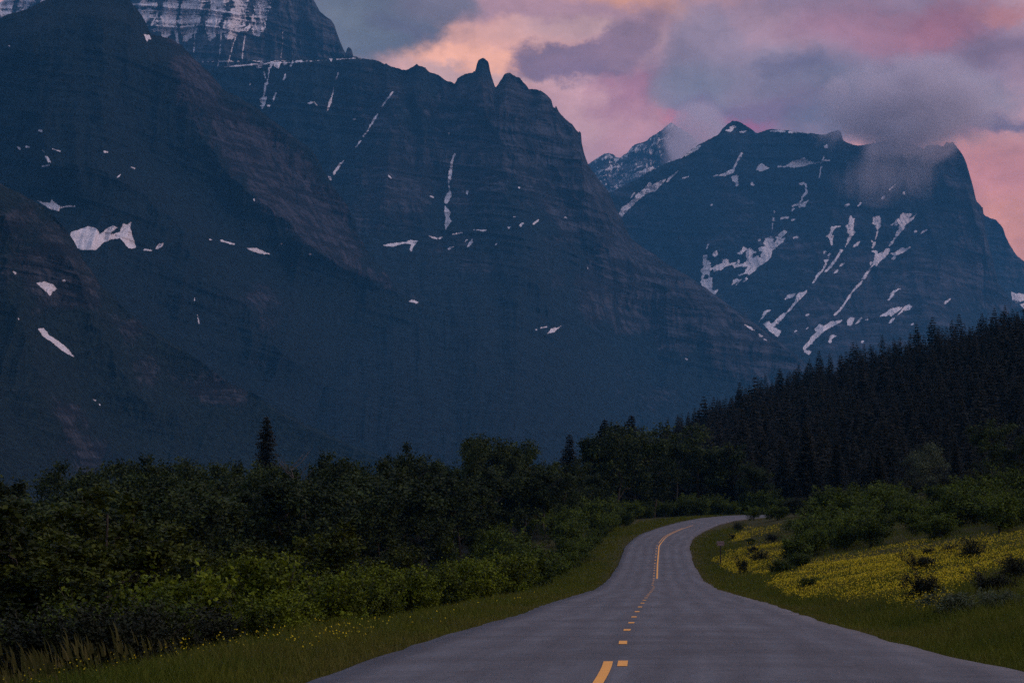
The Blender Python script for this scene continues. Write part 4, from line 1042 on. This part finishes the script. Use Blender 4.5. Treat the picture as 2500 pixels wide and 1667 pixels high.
for (px, tip, d, k, lab) in ((2142, 1092, 356, 1, 'slim lighter spruce left of the pale rounded tree'), (1966, 1028, 450, 2, 'broad dark spruce rising at the foot of the hill right of the bend'),
    (2040, 1066, 430, 0, 'dark spruce between the broad spruce and the pale rounded tree'), (2330, 1066, 385, 3, 'dark spruce just right of the pale rounded tree'), (1910, 1090, 455, 1, 'dark spruce left of the broad spruce at the foot of the hill')):
    plant('spruce_tree', CON[k], px, d, tip=tip, H0_=14, wide=1.25, label=lab)

# --- aspens and shrubs on the left slope
def left_edge_x(y): return float(np.interp(y, RL[:, 1], RL[:, 0]))
n_ = 0
for i in range(52):
    d = 66 + 118 * ((i + random.random()) / 52); s_ = 13 + 30 * random.random()
    X = left_edge_x(d) - s_; px = W0 / 2 + X / d * F / 1.0
    if px < -260: s_ = 12 + random.random() * 10; X = left_edge_x(d) - s_; px = W0 / 2 + X / d * F
    plant('aspen_tree', ASPEN[i % 4], px, d, h=random.uniform(4.6, 6.0), H0_=6.0, wide=random.uniform(1.1, 1.5), group='young aspens on the slope left of the road', label='slim young aspen in the thicket on the slope left of the road')
for (px, tip, d) in ((-20, 1232, 98), (70, 1228, 104), (150, 1262, 96), (225, 1290, 90), (20, 1300, 74), (110, 1330, 70), (300, 1300, 92), (380, 1312, 88), (200, 1350, 66), (-80, 1280, 80)):
    plant('aspen_tree', ASPEN[int(random.random() * 4)], px, d, tip=tip, H0_=6.0, wide=1.5, group='bushy aspens at the left picture edge', label='bushy aspen near the left edge above the roadside thicket')
# upper part of the slope, from the thicket up to the bend
for i in range(74):
    d = 165 + 205 * ((i + random.random()) / 74); X = left_edge_x(min(d, 300)) - 5.0 - 34 * random.random() ** 1.2 * (1 if d < 300 else .8)
    px = W0 / 2 + X / d * F
    plant('shrub', SHR['mid'][i % 4], px, d, h=random.uniform(2.6, 4.6) * (1.0 if d > 210 else .85), H0_=2.0, wide=random.uniform(.9, 1.2), cat='shrub', parts=('foliage', 'stems'), group='green shrubs covering the left slope up to the bend', label='mid green shrub on the left slope between the thicket and the tree line')
# bright willow row along the verge
for i, d in enumerate([46.5, 49, 51.5, 54.5, 59, 62, 65, 69, 73, 77, 81, 86, 92, 97, 103, 109, 116, 123, 131, 140, 149, 159]):
    off = 5.3 + .9 * random.random(); X = left_edge_x(d) - off; px = W0 / 2 + X / d * F
    tip = float(np.interp(px, [540, 600, 700, 760, 800, 900, 1000, 1130, 1240, 1330], [1476, 1446, 1422, 1440, 1398, 1404, 1386, 1364, 1352, 1362])) + random.uniform(-14, 26) * min(1, 70 / d)
    plant('willow_shrub', SHR['bright'][i % 4], px, d, tip=tip, H0_=2.0, wide=random.uniform(.95, 1.15), cat='shrub', parts=('foliage', 'stems'), group='yellow green willows lining the left verge', label='bright yellow green willow shrub lining the left verge of the road')
for i, d in enumerate([58, 63, 69, 75, 82, 90, 98, 107, 116, 126, 137]):
    X = left_edge_x(d) - 8.3 - 1.6 * random.random(); px = W0 / 2 + X / d * F
    plant('willow_shrub', SHR['bright'][(i + 1) % 4], px, d, h=random.uniform(2.5, 3.1), H0_=2.0, wide=1.0, cat='shrub', parts=('foliage', 'stems'), group='taller willows behind the verge row', label='taller willow shrub standing behind the bright row on the left verge')
for i, d in enumerate([168, 177, 187, 198, 210, 222, 234, 247, 260, 274, 286, 298, 312, 328]):
    X = left_edge_x(d) - float(np.interp(d, [168, 230, 280, 300], [4.9, 3.9, 3.2, 4.6])) - .8 * random.random(); px = W0 / 2 + X / d * F
    plant('shrub', SHR['mid'][i % 4], px, d, h=random.uniform(1.5, 2.6), H0_=2.0, wide=1.2, cat='shrub', parts=('foliage', 'stems'), group='dark shrubs at the left verge below the bend', label='dark green shrub edging the grass verge below the bend')
# dark low bushes, bottom left
for i in range(34):
    d = random.uniform(41, 60); px = random.uniform(-60, 600)
    X = float(ray(px, 900.)[0]) * d
    if left_edge_x(d) - X < 5.2: X = left_edge_x(d) - random.uniform(5.4, 7.5); px = W0 / 2 + X / d * F
    plant('low_shrub', SHR['dark'][i % 3] if i % 3 else SHR['mid'][i % 4], px, d, h=random.uniform(1.1, 1.7), H0_=2.0, wide=1.15, cat='shrub', parts=('foliage', 'stems'), group='low dark bushes at the bottom left of the picture', label='low dark bush in the roadside thicket at the bottom left')
# shrubs under the trees behind the bend
for i in range(34):
    px = 1440 + i * 15 + random.uniform(-8, 8); d = np.interp(px, [1440, 1600, 1800, 1950], [360, 420, 436, 440]) + random.uniform(-8, 8)
    plant('shrub', SHR['mid'][i % 4], px, d, h=random.uniform(1.8, 4.2), H0_=2.0, wide=1.2, cat='shrub', parts=('foliage', 'stems'), group='shrubs under the trees behind the bend', label='small shrub at the edge of the trees behind the far bend')

# --- right side
def hit(px, py):
    dd_ = np.geomspace(26, 520, 700); q = P(np.full(700, float(px)), np.full(700, float(py)), dd_)
    g_ = zt(q[:, 0], q[:, 1]); b_ = np.nonzero(q[:, 2] < g_)[0]
    return float(dd_[b_[0]]) if len(b_) else 420.0
BAND = [(1872, 1404), (1915, 1350), (1960, 1310), (1985, 1262), (2080, 1232), (2250, 1225), (2560, 1212), (2600, 1288), (2500, 1300), (2323, 1318), (2153, 1340), (2047, 1357), (1983, 1378), (1930, 1396)]
cnt = 0; tries = 0
while cnt < 62 and tries < 4000:
    tries += 1
    Y = random.uniform(95, 300); s_ = random.uniform(4, 60)
    X = float(np.interp(Y, RR[:, 1], RR[:, 0])) + s_
    z = ground_z(X, Y); px, py = proj(np.array([X, Y, z]))
    if sdf_poly(np.array([px]), np.array([py]), BAND)[0] < 4: continue
    plant('shrub', SHR['mid'][cnt % 4], float(px), Y, h=random.uniform(1.5, 2.6) * (1.0 + (Y - 120) / 300), H0_=2.0, wide=random.uniform(1.1, 1.5), cat='shrub', parts=('foliage', 'stems'), group='dense shrubs between the flower meadow and the hill forest', label='green shrub in the dense belt above the flower meadow on the right')
    cnt += 1
for i in range(14):
    px = 1960 + i * 38 + random.uniform(-10, 10); d = random.uniform(300, 345)
    plant('shrub', SHR['dark'][i % 3], px, d, h=random.uniform(1.6, 3.0), H0_=2.0, wide=1.4, cat='shrub', parts=('foliage', 'stems'), group='dark shrubs at the foot of the hill forest', label='dark shrub at the foot of the conifer hill on the right')
lone = [(2234, 1400, 82, 44, 'dark', 'dark spreading bush in the middle of the yellow flower slope'), (2374, 1372, 66, 50, 'dark', 'upright dark bush high on the right part of the flower slope'),
 (2250, 1476, 112, 72, 'dark', 'largest dark bush at the lower edge of the flower slope'), (2398, 1462, 118, 60, 'dark', 'wide dark bush right of the largest one near the picture edge'),
 (2480, 1420, 90, 52, 'dark', 'dark bush cut by the right picture edge beside the meadow'), (2263, 1358, 40, 20, 'dark', 'small flat dark bush near the crest of the flower slope'),
 (1804, 1404, 30, 42, 'dark', 'small upright bush behind the road sign on the slope'), (1855, 1374, 50, 26, 'dark', 'dark bush in the left patch of yellow flowers'),
 (1838, 1352, 34, 18, 'dark', 'little dark bush just above the one in the left flower patch'), (1968, 1446, 46, 30, 'mid', 'green bush at the lower left edge of the flower slope'),
 (1798, 1298, 26, 22, 'dark', 'small dark bush above the road sign near the top of the verge'), (1785, 1320, 20, 16, 'dark', 'tiny dark bush just above and right of the road sign'),
 (1838, 1270, 38, 30, 'mid', 'round bush where the road disappears behind the slope'), (1898, 1270, 64, 32, 'mid', 'wide low bush right of where the road disappears'),
 (1942, 1296, 60, 28, 'mid', 'green bush at the left end of the shrub belt'), (1830, 1330, 34, 14, 'mid', 'flat green bush between the two yellow flower patches'),
 (1886, 1326, 44, 18, 'dark', 'flat dark bush above the left flower patch'), (2344, 1508, 170, 56, 'sage', 'large grey green sage bush below the dark bushes on the right'),
 (2440, 1500, 120, 50, 'sage', 'grey green sage bush at the right picture edge'), (2315, 1350, 46, 16, 'dark', 'low dark bush on the crest of the flower slope'), (1900, 1404, 62, 30, 'mid', 'green bush at the lower tip of the shrub belt'), (1950, 1388, 70, 34, 'mid', 'green bush beside the lower tip of the shrub belt')]
for i, (px, py, wpx, hpx, kind, lab) in enumerate(lone):
    d = hit(px, py); mes = SHR[kind][i % len(SHR[kind])]
    h = hpx / F * d * 1.12 + .10; Rk = {'dark': 1.6, 'mid': 1.3, 'sage': 2.2}[kind]
    plant('bush', mes, px, d, h=h, H0_=2.0, wide=(wpx / 2 / F * d) / (Rk * h / 2) * 1.45, cat='bush', parts=('foliage', 'stems'), label=lab, sink=.05)

# --- conifers on the hill: one tree each for the nearest, a single mass for the rest
hr = np.random.default_rng(77)
pos_ = []
Y = 428.0
while Y < 1150:
    stp = np.interp(Y, [430, 700, 1100], [4.9, 5.6, 6.6])
    xa, xb = float(ray(1500., 900.)[0]) * Y, float(ray(2900., 900.)[0]) * Y
    for X in np.arange(xa, xb, stp): pos_.append((X + hr.uniform(-2.2, 2.2), Y + hr.uniform(-2.6, 2.6)))
    Y += stp * 1.25
pos_ = np.array(pos_)
azp = W0 / 2 + F * pos_[:, 0] / pos_[:, 1]
ok = (pos_[:, 1] < np.interp(azp, HX, HD) + 25) & (hill_z(pos_[:, 0], pos_[:, 1]) > 1.2)
pos_ = pos_[ok]; gz = zt(pos_[:, 0], pos_[:, 1])
hh = np.clip(hr.normal(9.0, 2.5, len(pos_)), 4.5, 15.5) ; hh[hr.random(len(pos_)) < .06] *= 1.32
wd_ = hr.uniform(1.05, 1.5, len(pos_))
px_, _ = proj(np.stack([pos_[:, 0], pos_[:, 1], gz + hh], 1))
order = np.argsort(pos_[:, 1] + np.where(px_ > 2520, 1e5, 0))
near_ = order[:285]; rest = order[285:]
CONH = []
for k in range(4):
    V, Fc, T = conifer_np(340 + k, H=14, R=[3.0, 2.6, 3.4, 2.8][k], levels=24, nb=11, seg=4, leaf=1.3)
    TV, TF = tube(np.array([[0, 0, -.5], [0, 0, 7.], [0, 0, 13.5]]), [.16, .1, .02], 5)
    VV, FF = join([(V, Fc), (TV, TF)])
    CONH.append(mesh_np('spruce_tree', VV, FF, [M['needle'], M['bark']], midx=np.concatenate([np.zeros(len(Fc)), np.ones(len(TF))]), attrs={'tint': np.concatenate([T, np.full(len(TV), .5)])}))
for j, i in enumerate(near_):
    o = bpy.data.objects.new('spruce_tree', CONH[j % 4]); scene.collection.objects.link(o)
    k = hh[i] / 14
    o.location = (pos_[i, 0], pos_[i, 1], gz[i] - .2); o.scale = (k * wd_[i], k * wd_[i], k); o.rotation_euler = (0, 0, hr.uniform(0, 6.28))
    tag(o, 'nearly black spruce in the dense forest on the lower hillside right of the road', 'tree', 'spruces of the forested hillside')
tm = [conifer_np(360 + k, H=14, R=[3.0, 2.6, 3.3][k], levels=17, nb=9, seg=2, leaf=1.9) for k in range(3)]
VV, FF, TT_, k0 = [], [], [], 0
for j, i in enumerate(rest):
    V, Fc, T = tm[j % 3]; a = hr.uniform(0, 6.28); k = hh[i] / 14
    ca, sa = math.cos(a) * k * wd_[i], math.sin(a) * k * wd_[i]
    Q = np.stack([V[:, 0] * ca - V[:, 1] * sa + pos_[i, 0], V[:, 0] * sa + V[:, 1] * ca + pos_[i, 1], V[:, 2] * k + gz[i] - .2], 1)
    VV.append(Q.astype(np.float32)); FF.append(Fc + k0); TT_.append(np.clip(T + hr.normal(0, .15), 0, 1)); k0 += len(V)
print('hill trees', len(near_), len(rest))
tag(link('conifer_forest', mesh_np('conifer_forest', np.concatenate(VV), np.concatenate(FF), [M['needle']], attrs={'tint': np.concatenate(TT_)})),
    'dense dark conifer forest covering the upper hill on the right', 'forest', kind='stuff')

# ------------------------------------------------------------------ grass and flowers (ground cover)
gr = np.random.default_rng(21)
def grass_mat(name, a, b_, c_):
    m_, n, b = new_mat(name, .8, .1)
    pos = n.new('ShaderNodeTexCoord').outputs['Object']
    f = n.noise(pos, .45, 5, .6)
    col = n.mix(n.mr(f, .35, .65), a, b_)
    col = n.mix(n.mr(n.attr('tint'), .2, 1.0, 0, .8), col, c_)
    n.put(b.inputs['Base Color'], col)
    tr = n.new('ShaderNodeBsdfTranslucent'); n.put(tr.inputs[0], col)
    mx = n.new('ShaderNodeMixShader'); mx.inputs[0].default_value = .3
    m_.node_tree.links.new(b.outputs[0], mx.inputs[1]); m_.node_tree.links.new(tr.outputs[0], mx.inputs[2])
    m_.node_tree.links.new(mx.outputs[0], m_.node_tree.nodes['Material Output'].inputs[0])
    return m_
def blades(X, Y, Z_, h, w_, lean=(.0, .0), jit=.35):
    n_ = len(X); a = gr.uniform(0, 2 * np.pi, n_)
    u = np.stack([np.cos(a), np.sin(a), np.zeros(n_)], 1) * w_[:, None] * .5
    l = np.stack([gr.normal(lean[0], jit, n_), gr.normal(lean[1], jit, n_), np.zeros(n_)], 1) * h[:, None]
    p = np.stack([X, Y, Z_], 1); up_ = np.array([[0, 0, 1.]]) * h[:, None]
    V = np.stack([p - u, p + u, p + u * .7 + up_ * .55 + l * .35, p + up_ + l, p - u * .7 + up_ * .55 + l * .35], 1)
    i = np.arange(n_)[:, None] * 5
    return V.reshape(-1, 3), [np.concatenate([i, i + 1, i + 2, i + 4], 1), np.concatenate([i + 4, i + 2, i + 3], 1)]
def sample_side(n_, side, smax, y0, y1, pw=1.4):
    u = gr.random(n_); e = 1 - pw
    Y = (y0 ** e + u * (y1 ** e - y0 ** e)) ** (1 / e)
    s_ = smax * gr.random(n_) ** 1.2 + .02
    R_ = RL if side < 0 else RR
    i0 = int(np.argmax(R_[:, 1] > 20)); i1 = int(np.argmax(R_[:, 1]))
    X = np.interp(Y, R_[i0:i1, 1], R_[i0:i1, 0]) + side * s_
    return X, Y, s_
MEAD = [[(1872, 1430), (1983, 1378), (2153, 1342), (2323, 1322), (2500, 1302), (2560, 1300), (2560, 1380), (2480, 1392), (2365, 1425), (2310, 1500), (2200, 1504), (2068, 1482), (1932, 1466)],
        [(1740, 1372), (1834, 1332), (1915, 1323), (1923, 1353), (1872, 1408), (1795, 1408), (1770, 1396)], [(1770, 1318), (1812, 1298), (1906, 1285), (1898, 1298), (1804, 1324)], [(2340, 1186), (2500, 1172), (2520, 1215), (2450, 1222)]]
def in_mead(X, Y, Z_):
    px, py = proj(np.stack([X, Y, Z_], 1)); m_ = np.full(len(X), -1e9)
    for q in MEAD: m_ = np.maximum(m_, sdf_poly(px, py, q))
    return m_
m_grass = grass_mat('verge grass', (.036, .062, .006), (.078, .088, .009), (.100, .086, .022))
m_flower = plain_mat('yellow petals', (.50, .38, .008), (.26, .23, .008), 2.2)
m_seed = grass_mat('tall seeding grass', (.024, .034, .006), (.040, .046, .008), (.060, .052, .016))
VV, FF4, FF3, TT_, k0 = [], [], [], [], 0
def addb(V, Fs, t):
    global k0
    VV.append(V); FF4.append(Fs[0] + k0); FF3.append(Fs[1] + k0); TT_.append(np.repeat(t, 5)); k0 += len(V)
for side, cnt_, smax, y0, y1 in ((-1, 95000, 7.5, 24, 330), (1, 60000, 5.5, 24, 330), (1, 150000, 42, 30, 300), (-1, 9000, 6, 300, 424)):
    X, Y, s_ = sample_side(cnt_, side, smax, y0, y1)
    Z_ = zt(X, Y)
    w_c, s_c, _ = near_road(X, Y); k_ = s_c > .12
    X, Y, s_, Z_ = X[k_], Y[k_], s_[k_], Z_[k_]
    h = gr.uniform(.10, .34, len(X)) * np.clip(.35 + s_ / 2.2, .4, 1.25) * (1 + .35 * fbm(X / 3, Y / 3, 2.0, o=2)); h = np.maximum(h, .05)
    w_ = .008 + Y * .00022
    t = np.clip(.30 + .5 * fbm(X / 6, Y / 6, 4.4, o=3) + gr.normal(0, .15, len(X)) + .5 * np.exp(-s_ / .8), 0, 1)
    addb(*blades(X, Y, Z_ - .02, h, w_), t)
tag(link('grass', mesh_np('grass', np.concatenate(VV), [np.concatenate(FF4), np.concatenate(FF3)], [m_grass], attrs={'tint': np.concatenate(TT_)})), 'short green and brownish grass on the verges and the meadow', 'grass', kind='stuff')
# tall seeding grass at the bottom left
VV, FF4, FF3, TT_, k0 = [], [], [], [], 0
n_ = 1500
Y = gr.uniform(27, 47, n_); X = np.interp(Y, RL[:, 1], RL[:, 0]) - gr.uniform(2.6, 6.6, n_)
Z_ = zt(X, Y); clump = fbm(X * 1.3, Y * 1.3, 9.0, o=2)
k_ = (clump > -.12) & (proj(np.stack([X, Y, Z_], 1))[0] < 470 - 300 * gr.random(n_))
X, Y, Z_ = X[k_], Y[k_], Z_[k_]
h = gr.uniform(.35, .85, len(X)) * (.75 + .6 * np.clip(clump[k_], -.3, .6))
addb(*blades(X, Y, Z_, h, .010 + .012 * gr.random(len(X)), lean=(-.28, 0), jit=.10), np.clip(gr.normal(.4, .2, len(X)), 0, 1))
# feathery heads
hx = X - .30 * h; addb(*blades(hx, Y, Z_ + h * .72, h * .34, .035 + .02 * gr.random(len(X)), lean=(-.35, 0), jit=.12), np.clip(gr.normal(.8, .15, len(X)), 0, 1))
tag(link('tall_seeding_grass', mesh_np('tall_seeding_grass', np.concatenate(VV), [np.concatenate(FF4), np.concatenate(FF3)], [m_seed], attrs={'tint': np.concatenate(TT_)})), 'tall leaning grass with feathery seed heads at the bottom left', 'grass', kind='stuff')
# yellow flowers: petals as small tilted quads on the meadow and in the left verge
def petals(X, Y, Z_, sz):
    C_ = np.stack([X, Y, Z_], 1); n_ = len(C_)
    nrm = gr.normal(size=(n_, 3)) * .8; nrm[:, 2] = np.abs(nrm[:, 2]) + .35; nrm /= np.linalg.norm(nrm, axis=1)[:, None]
    t = gr.normal(size=(n_, 3)); u = np.cross(nrm, t); u /= np.linalg.norm(u, axis=1)[:, None]; v = np.cross(nrm, u)
    a, b_ = u * sz[:, None] * .5, v * sz[:, None] * .4
    return np.stack([C_ - a, C_ - b_, C_ + a, C_ + b_], 1).reshape(-1, 3), np.arange(n_ * 4).reshape(-1, 4)
X, Y, s_ = sample_side(1000000, 1, 58, 34, 330, 1.2)
Z_ = zt(X, Y); mk = in_mead(X, Y, Z_) + 14 * fbm(X / 2.5, Y / 5, 3.0, o=3)
k_ = (mk > 0) & (s_ > 1.5) & (gr.random(len(X)) < (.58 + .6 * fbm(X / 1.4, Y / 2.6, 7.0, o=3) + .75 * fbm(X / 5, Y / 11, 2.0, o=3)) * np.clip(1.25 - (proj(np.stack([X, Y, Z_], 1))[0] - 2150) / 420, .12, 1))
X, Y, Z_ = X[k_], Y[k_], Z_[k_]
P1 = petals(X, Y, Z_ + gr.uniform(.12, .38, len(X)), .026 + Y * .00028)
n_ = 1500
Y = gr.uniform(28, 44, n_); X = np.interp(Y, RL[:, 1], RL[:, 0]) - gr.uniform(.9, 4.6, n_); Z_ = zt(X, Y)
k_ = (fbm(X * .8, Y * .5, 1.0, o=3) > .02); X, Y, Z_ = X[k_], Y[k_], Z_[k_]
P2 = petals(X, Y, Z_ + gr.uniform(.2, .5, len(X)), np.full(len(X), .030))
n_ = 160; Y = gr.uniform(44, 110, n_); X = np.interp(Y, RL[:, 1], RL[:, 0]) - gr.uniform(.8, 4.5, n_); Z_ = zt(X, Y)
P3 = petals(X, Y, Z_ + gr.uniform(.15, .35, n_), np.full(n_, .05))
V_, F_ = join([P1, P2, P3])
tag(link('yellow_flowers', mesh_np('yellow_flowers', V_, F_, [m_flower])), 'yellow wildflowers carpeting the meadow slope and dotting the left verge', 'flowers', kind='stuff')

# ------------------------------------------------------------------ brown road sign
def box(cx, cy, cz, sx, sy, sz):
    v = np.array([[x, y, z] for x in (-.5, .5) for y in (-.5, .5) for z in (-.5, .5)]) * [sx, sy, sz] + [cx, cy, cz]
    return v, np.array([[0, 1, 3, 2], [4, 6, 7, 5], [0, 4, 5, 1], [2, 3, 7, 6], [0, 2, 6, 4], [1, 5, 7, 3]])
m_brown = plain_mat('dark brown sign face', (.050, .016, .014), (.036, .012, .010), 4, .5, .3)
m_white = plain_mat('cream sign lettering', (.34, .27, .27), (.28, .22, .22), 6, .5, .3)
m_post = plain_mat('weathered wooden post', (.035, .026, .022), (.018, .014, .012), 8)
ds = hit(1758, 1381) ; sx = float(ray(1756.5, 900.)[0]) * ds; szg = ground_z(sx, ds)
pm = ds / F
zt_top = CAM[2] + float(ray(1757, 1320.5)[1]) * ds; zb_bot = CAM[2] + float(ray(1757, 1331.5)[1]) * ds
bw = 17.5 * pm; bh = zt_top - zb_bot
root = bpy.data.objects.new('road_sign', None); scene.collection.objects.link(root); root.location = (sx, ds, szg)
tag(root, 'small brown two line sign on a thin post beside the right verge', 'road sign')
zc = (zt_top + zb_bot) / 2 - szg
board = link('board', mesh_np('board', *box(0, 0, zc, bw, .03, bh), [m_brown]), root)
bd = [box(0, -.02, zc + sgn * (bh / 2 - .015), bw - .004, .012, .022) for sgn in (-1, 1)] + [box(sgn * (bw / 2 - .015), -.02, zc, .022, .012, bh - .055) for sgn in (-1, 1)]
link('border', mesh_np('border', *join(bd), [m_white]), board)
link('post', mesh_np('post', *join([box(0, .066, zc / 2 - .15 + bh * .2, .1, .1, zc + .3 + bh * .4)]), [m_post]), root)
for txt, dz in (('EXHIBIT', bh * .17), ('AHEAD', -bh * .25)):
    cu = bpy.data.curves.new('lettering', 'FONT'); cu.body = txt.capitalize(); cu.size = bh * .46; cu.align_x = 'CENTER'; cu.extrude = .004; cu.offset = .004
    to = bpy.data.objects.new('lettering_source', cu); scene.collection.objects.link(to)
    dg = bpy.context.evaluated_depsgraph_get(); mt = bpy.data.meshes.new_from_object(to.evaluated_get(dg)); mt.name = 'lettering'
    bpy.data.objects.remove(to); mt.materials.clear(); mt.materials.append(m_white)
    o = link('lettering', mt, board, (0, -.024, zc + dz - bh * .10)); o.rotation_euler = (math.radians(90), 0, 0)

# ------------------------------------------------------------------ low cloud clinging to the right mountain
def cloud_obj(name, boxes, label, dens, seedz, thr=.50, warpl=1.5, streak=(1, .8, 1.2), colr=(.90, .80, .88, 1), sc=.0034):
    m_ = bpy.data.materials.new(name); m_.use_nodes = True; nt = m_.node_tree; nt.nodes.clear(); n = NT(nt)
    o = n.new('ShaderNodeOutputMaterial'); pv = n.new('ShaderNodeVolumePrincipled'); nt.links.new(pv.outputs[0], o.inputs[1])
    gen = n.new('ShaderNodeTexCoord').outputs['Generated']; ob = n.new('ShaderNodeTexCoord').outputs['Object']
    q = n.v('SUBTRACT', gen, (.5, .5, .5)); q = n.v('MULTIPLY', q, (2, 2, 2)); rt = n.v('LENGTH', q)
    of = n.v('ADD', ob, (seedz * 977., seedz * 431., seedz * 613.))
    wl = n.v('SUBTRACT', n.noise(of, .0012, 3, .6, col=True), (.5, .5, .5))
    q = n.v('ADD', q, n.v('MULTIPLY', wl, (warpl, warpl * .6, warpl))); r = n.v('LENGTH', q)
    nz = n.noise(n.v('MULTIPLY', of, streak), sc, 7, .62, .5)
    fall = n.m('MULTIPLY', n.mr(r, 1.0, .2, 0, 1), n.mr(rt, 1.0, .75, 0, 1, smooth=True))
    v = n.m('SUBTRACT', n.m('ADD', n.m('MULTIPLY', fall, .55), n.m('MULTIPLY', n.m('SUBTRACT', nz, .5), 1.7)), thr - .28)
    dn = n.m('MULTIPLY', n.m('MULTIPLY', n.mr(v, 0, .28, 0, 1, smooth=True), n.mr(rt, 1.0, .8, 0, 1)), dens)
    n.put(pv.inputs['Density'], dn); pv.inputs['Color'].default_value = colr
    pv.inputs['Anisotropy'].default_value = 0.1
    x0, x1, y0, y1, d0, d1 = boxes
    c0 = P((x0 + x1) / 2, (y0 + y1) / 2, (d0 + d1) / 2); hx = (x1 - x0) / 2 / F * c0[1]; hz = (y1 - y0) / 2 / F * c0[1]; hy = (d1 - d0) / 2
    u = np.linspace(0, 2 * np.pi, 33)[:-1]; v = np.linspace(0, np.pi, 17)
    V = np.array([[math.cos(a) * math.sin(b_) * hx, math.sin(a) * math.sin(b_) * hy, math.cos(b_) * hz] for b_ in v for a in u])
    i = np.arange(16)[:, None] * 32; j = np.arange(32)[None]
    A = (i + j).ravel(); B = (i + (j + 1) % 32).ravel()
    ob_ = link(name, mesh_np(name, V, np.stack([A, A + 32, B + 32, B], 1), [m_]), loc=tuple(c0))
    return tag(ob_, label, 'cloud')
cloud_obj('cloud', (1900, 2520, 120, 440, 9900, 11400), 'big torn grey lilac cloud wrapped over the summit ridge of the right mountain', .0060, 1, thr=.42, warpl=1.25)
cloud_obj('cloud', (2000, 2360, 320, 520, 9400, 10700), 'thin veil of mist sinking down the face below the summit cloud', .0007, 9, thr=.50, streak=(1.8, 1, .6), sc=.0045)
cloud_obj('cloud', (1606, 1790, 250, 440, 12200, 13600), 'pinkish mist bank hiding the far snowy peak beside the right mountain', .0028, 2, thr=.22)

# ------------------------------------------------------------------ haze: the air of the valley
m_haze = bpy.data.materials.new('valley haze'); m_haze.use_nodes = True; nt = m_haze.node_tree; nt.nodes.clear()
o = nt.nodes.new('ShaderNodeOutputMaterial'); pv = nt.nodes.new('ShaderNodeVolumePrincipled'); nt.links.new(pv.outputs[0], o.inputs[1])
pv.inputs['Color'].default_value = (.115, .48, .93, 1)
pv.inputs['Density'].default_value = 2.75e-5
V, Fc = box(0, 8000, 1600, 46000, 34000, 3300)
V[:, 2] = np.where(V[:, 2] < 1600, -40, 3400)
tag(link('haze', mesh_np('haze', V, Fc, [m_haze])), 'thin blue evening haze filling the valley', 'haze', kind='stuff')
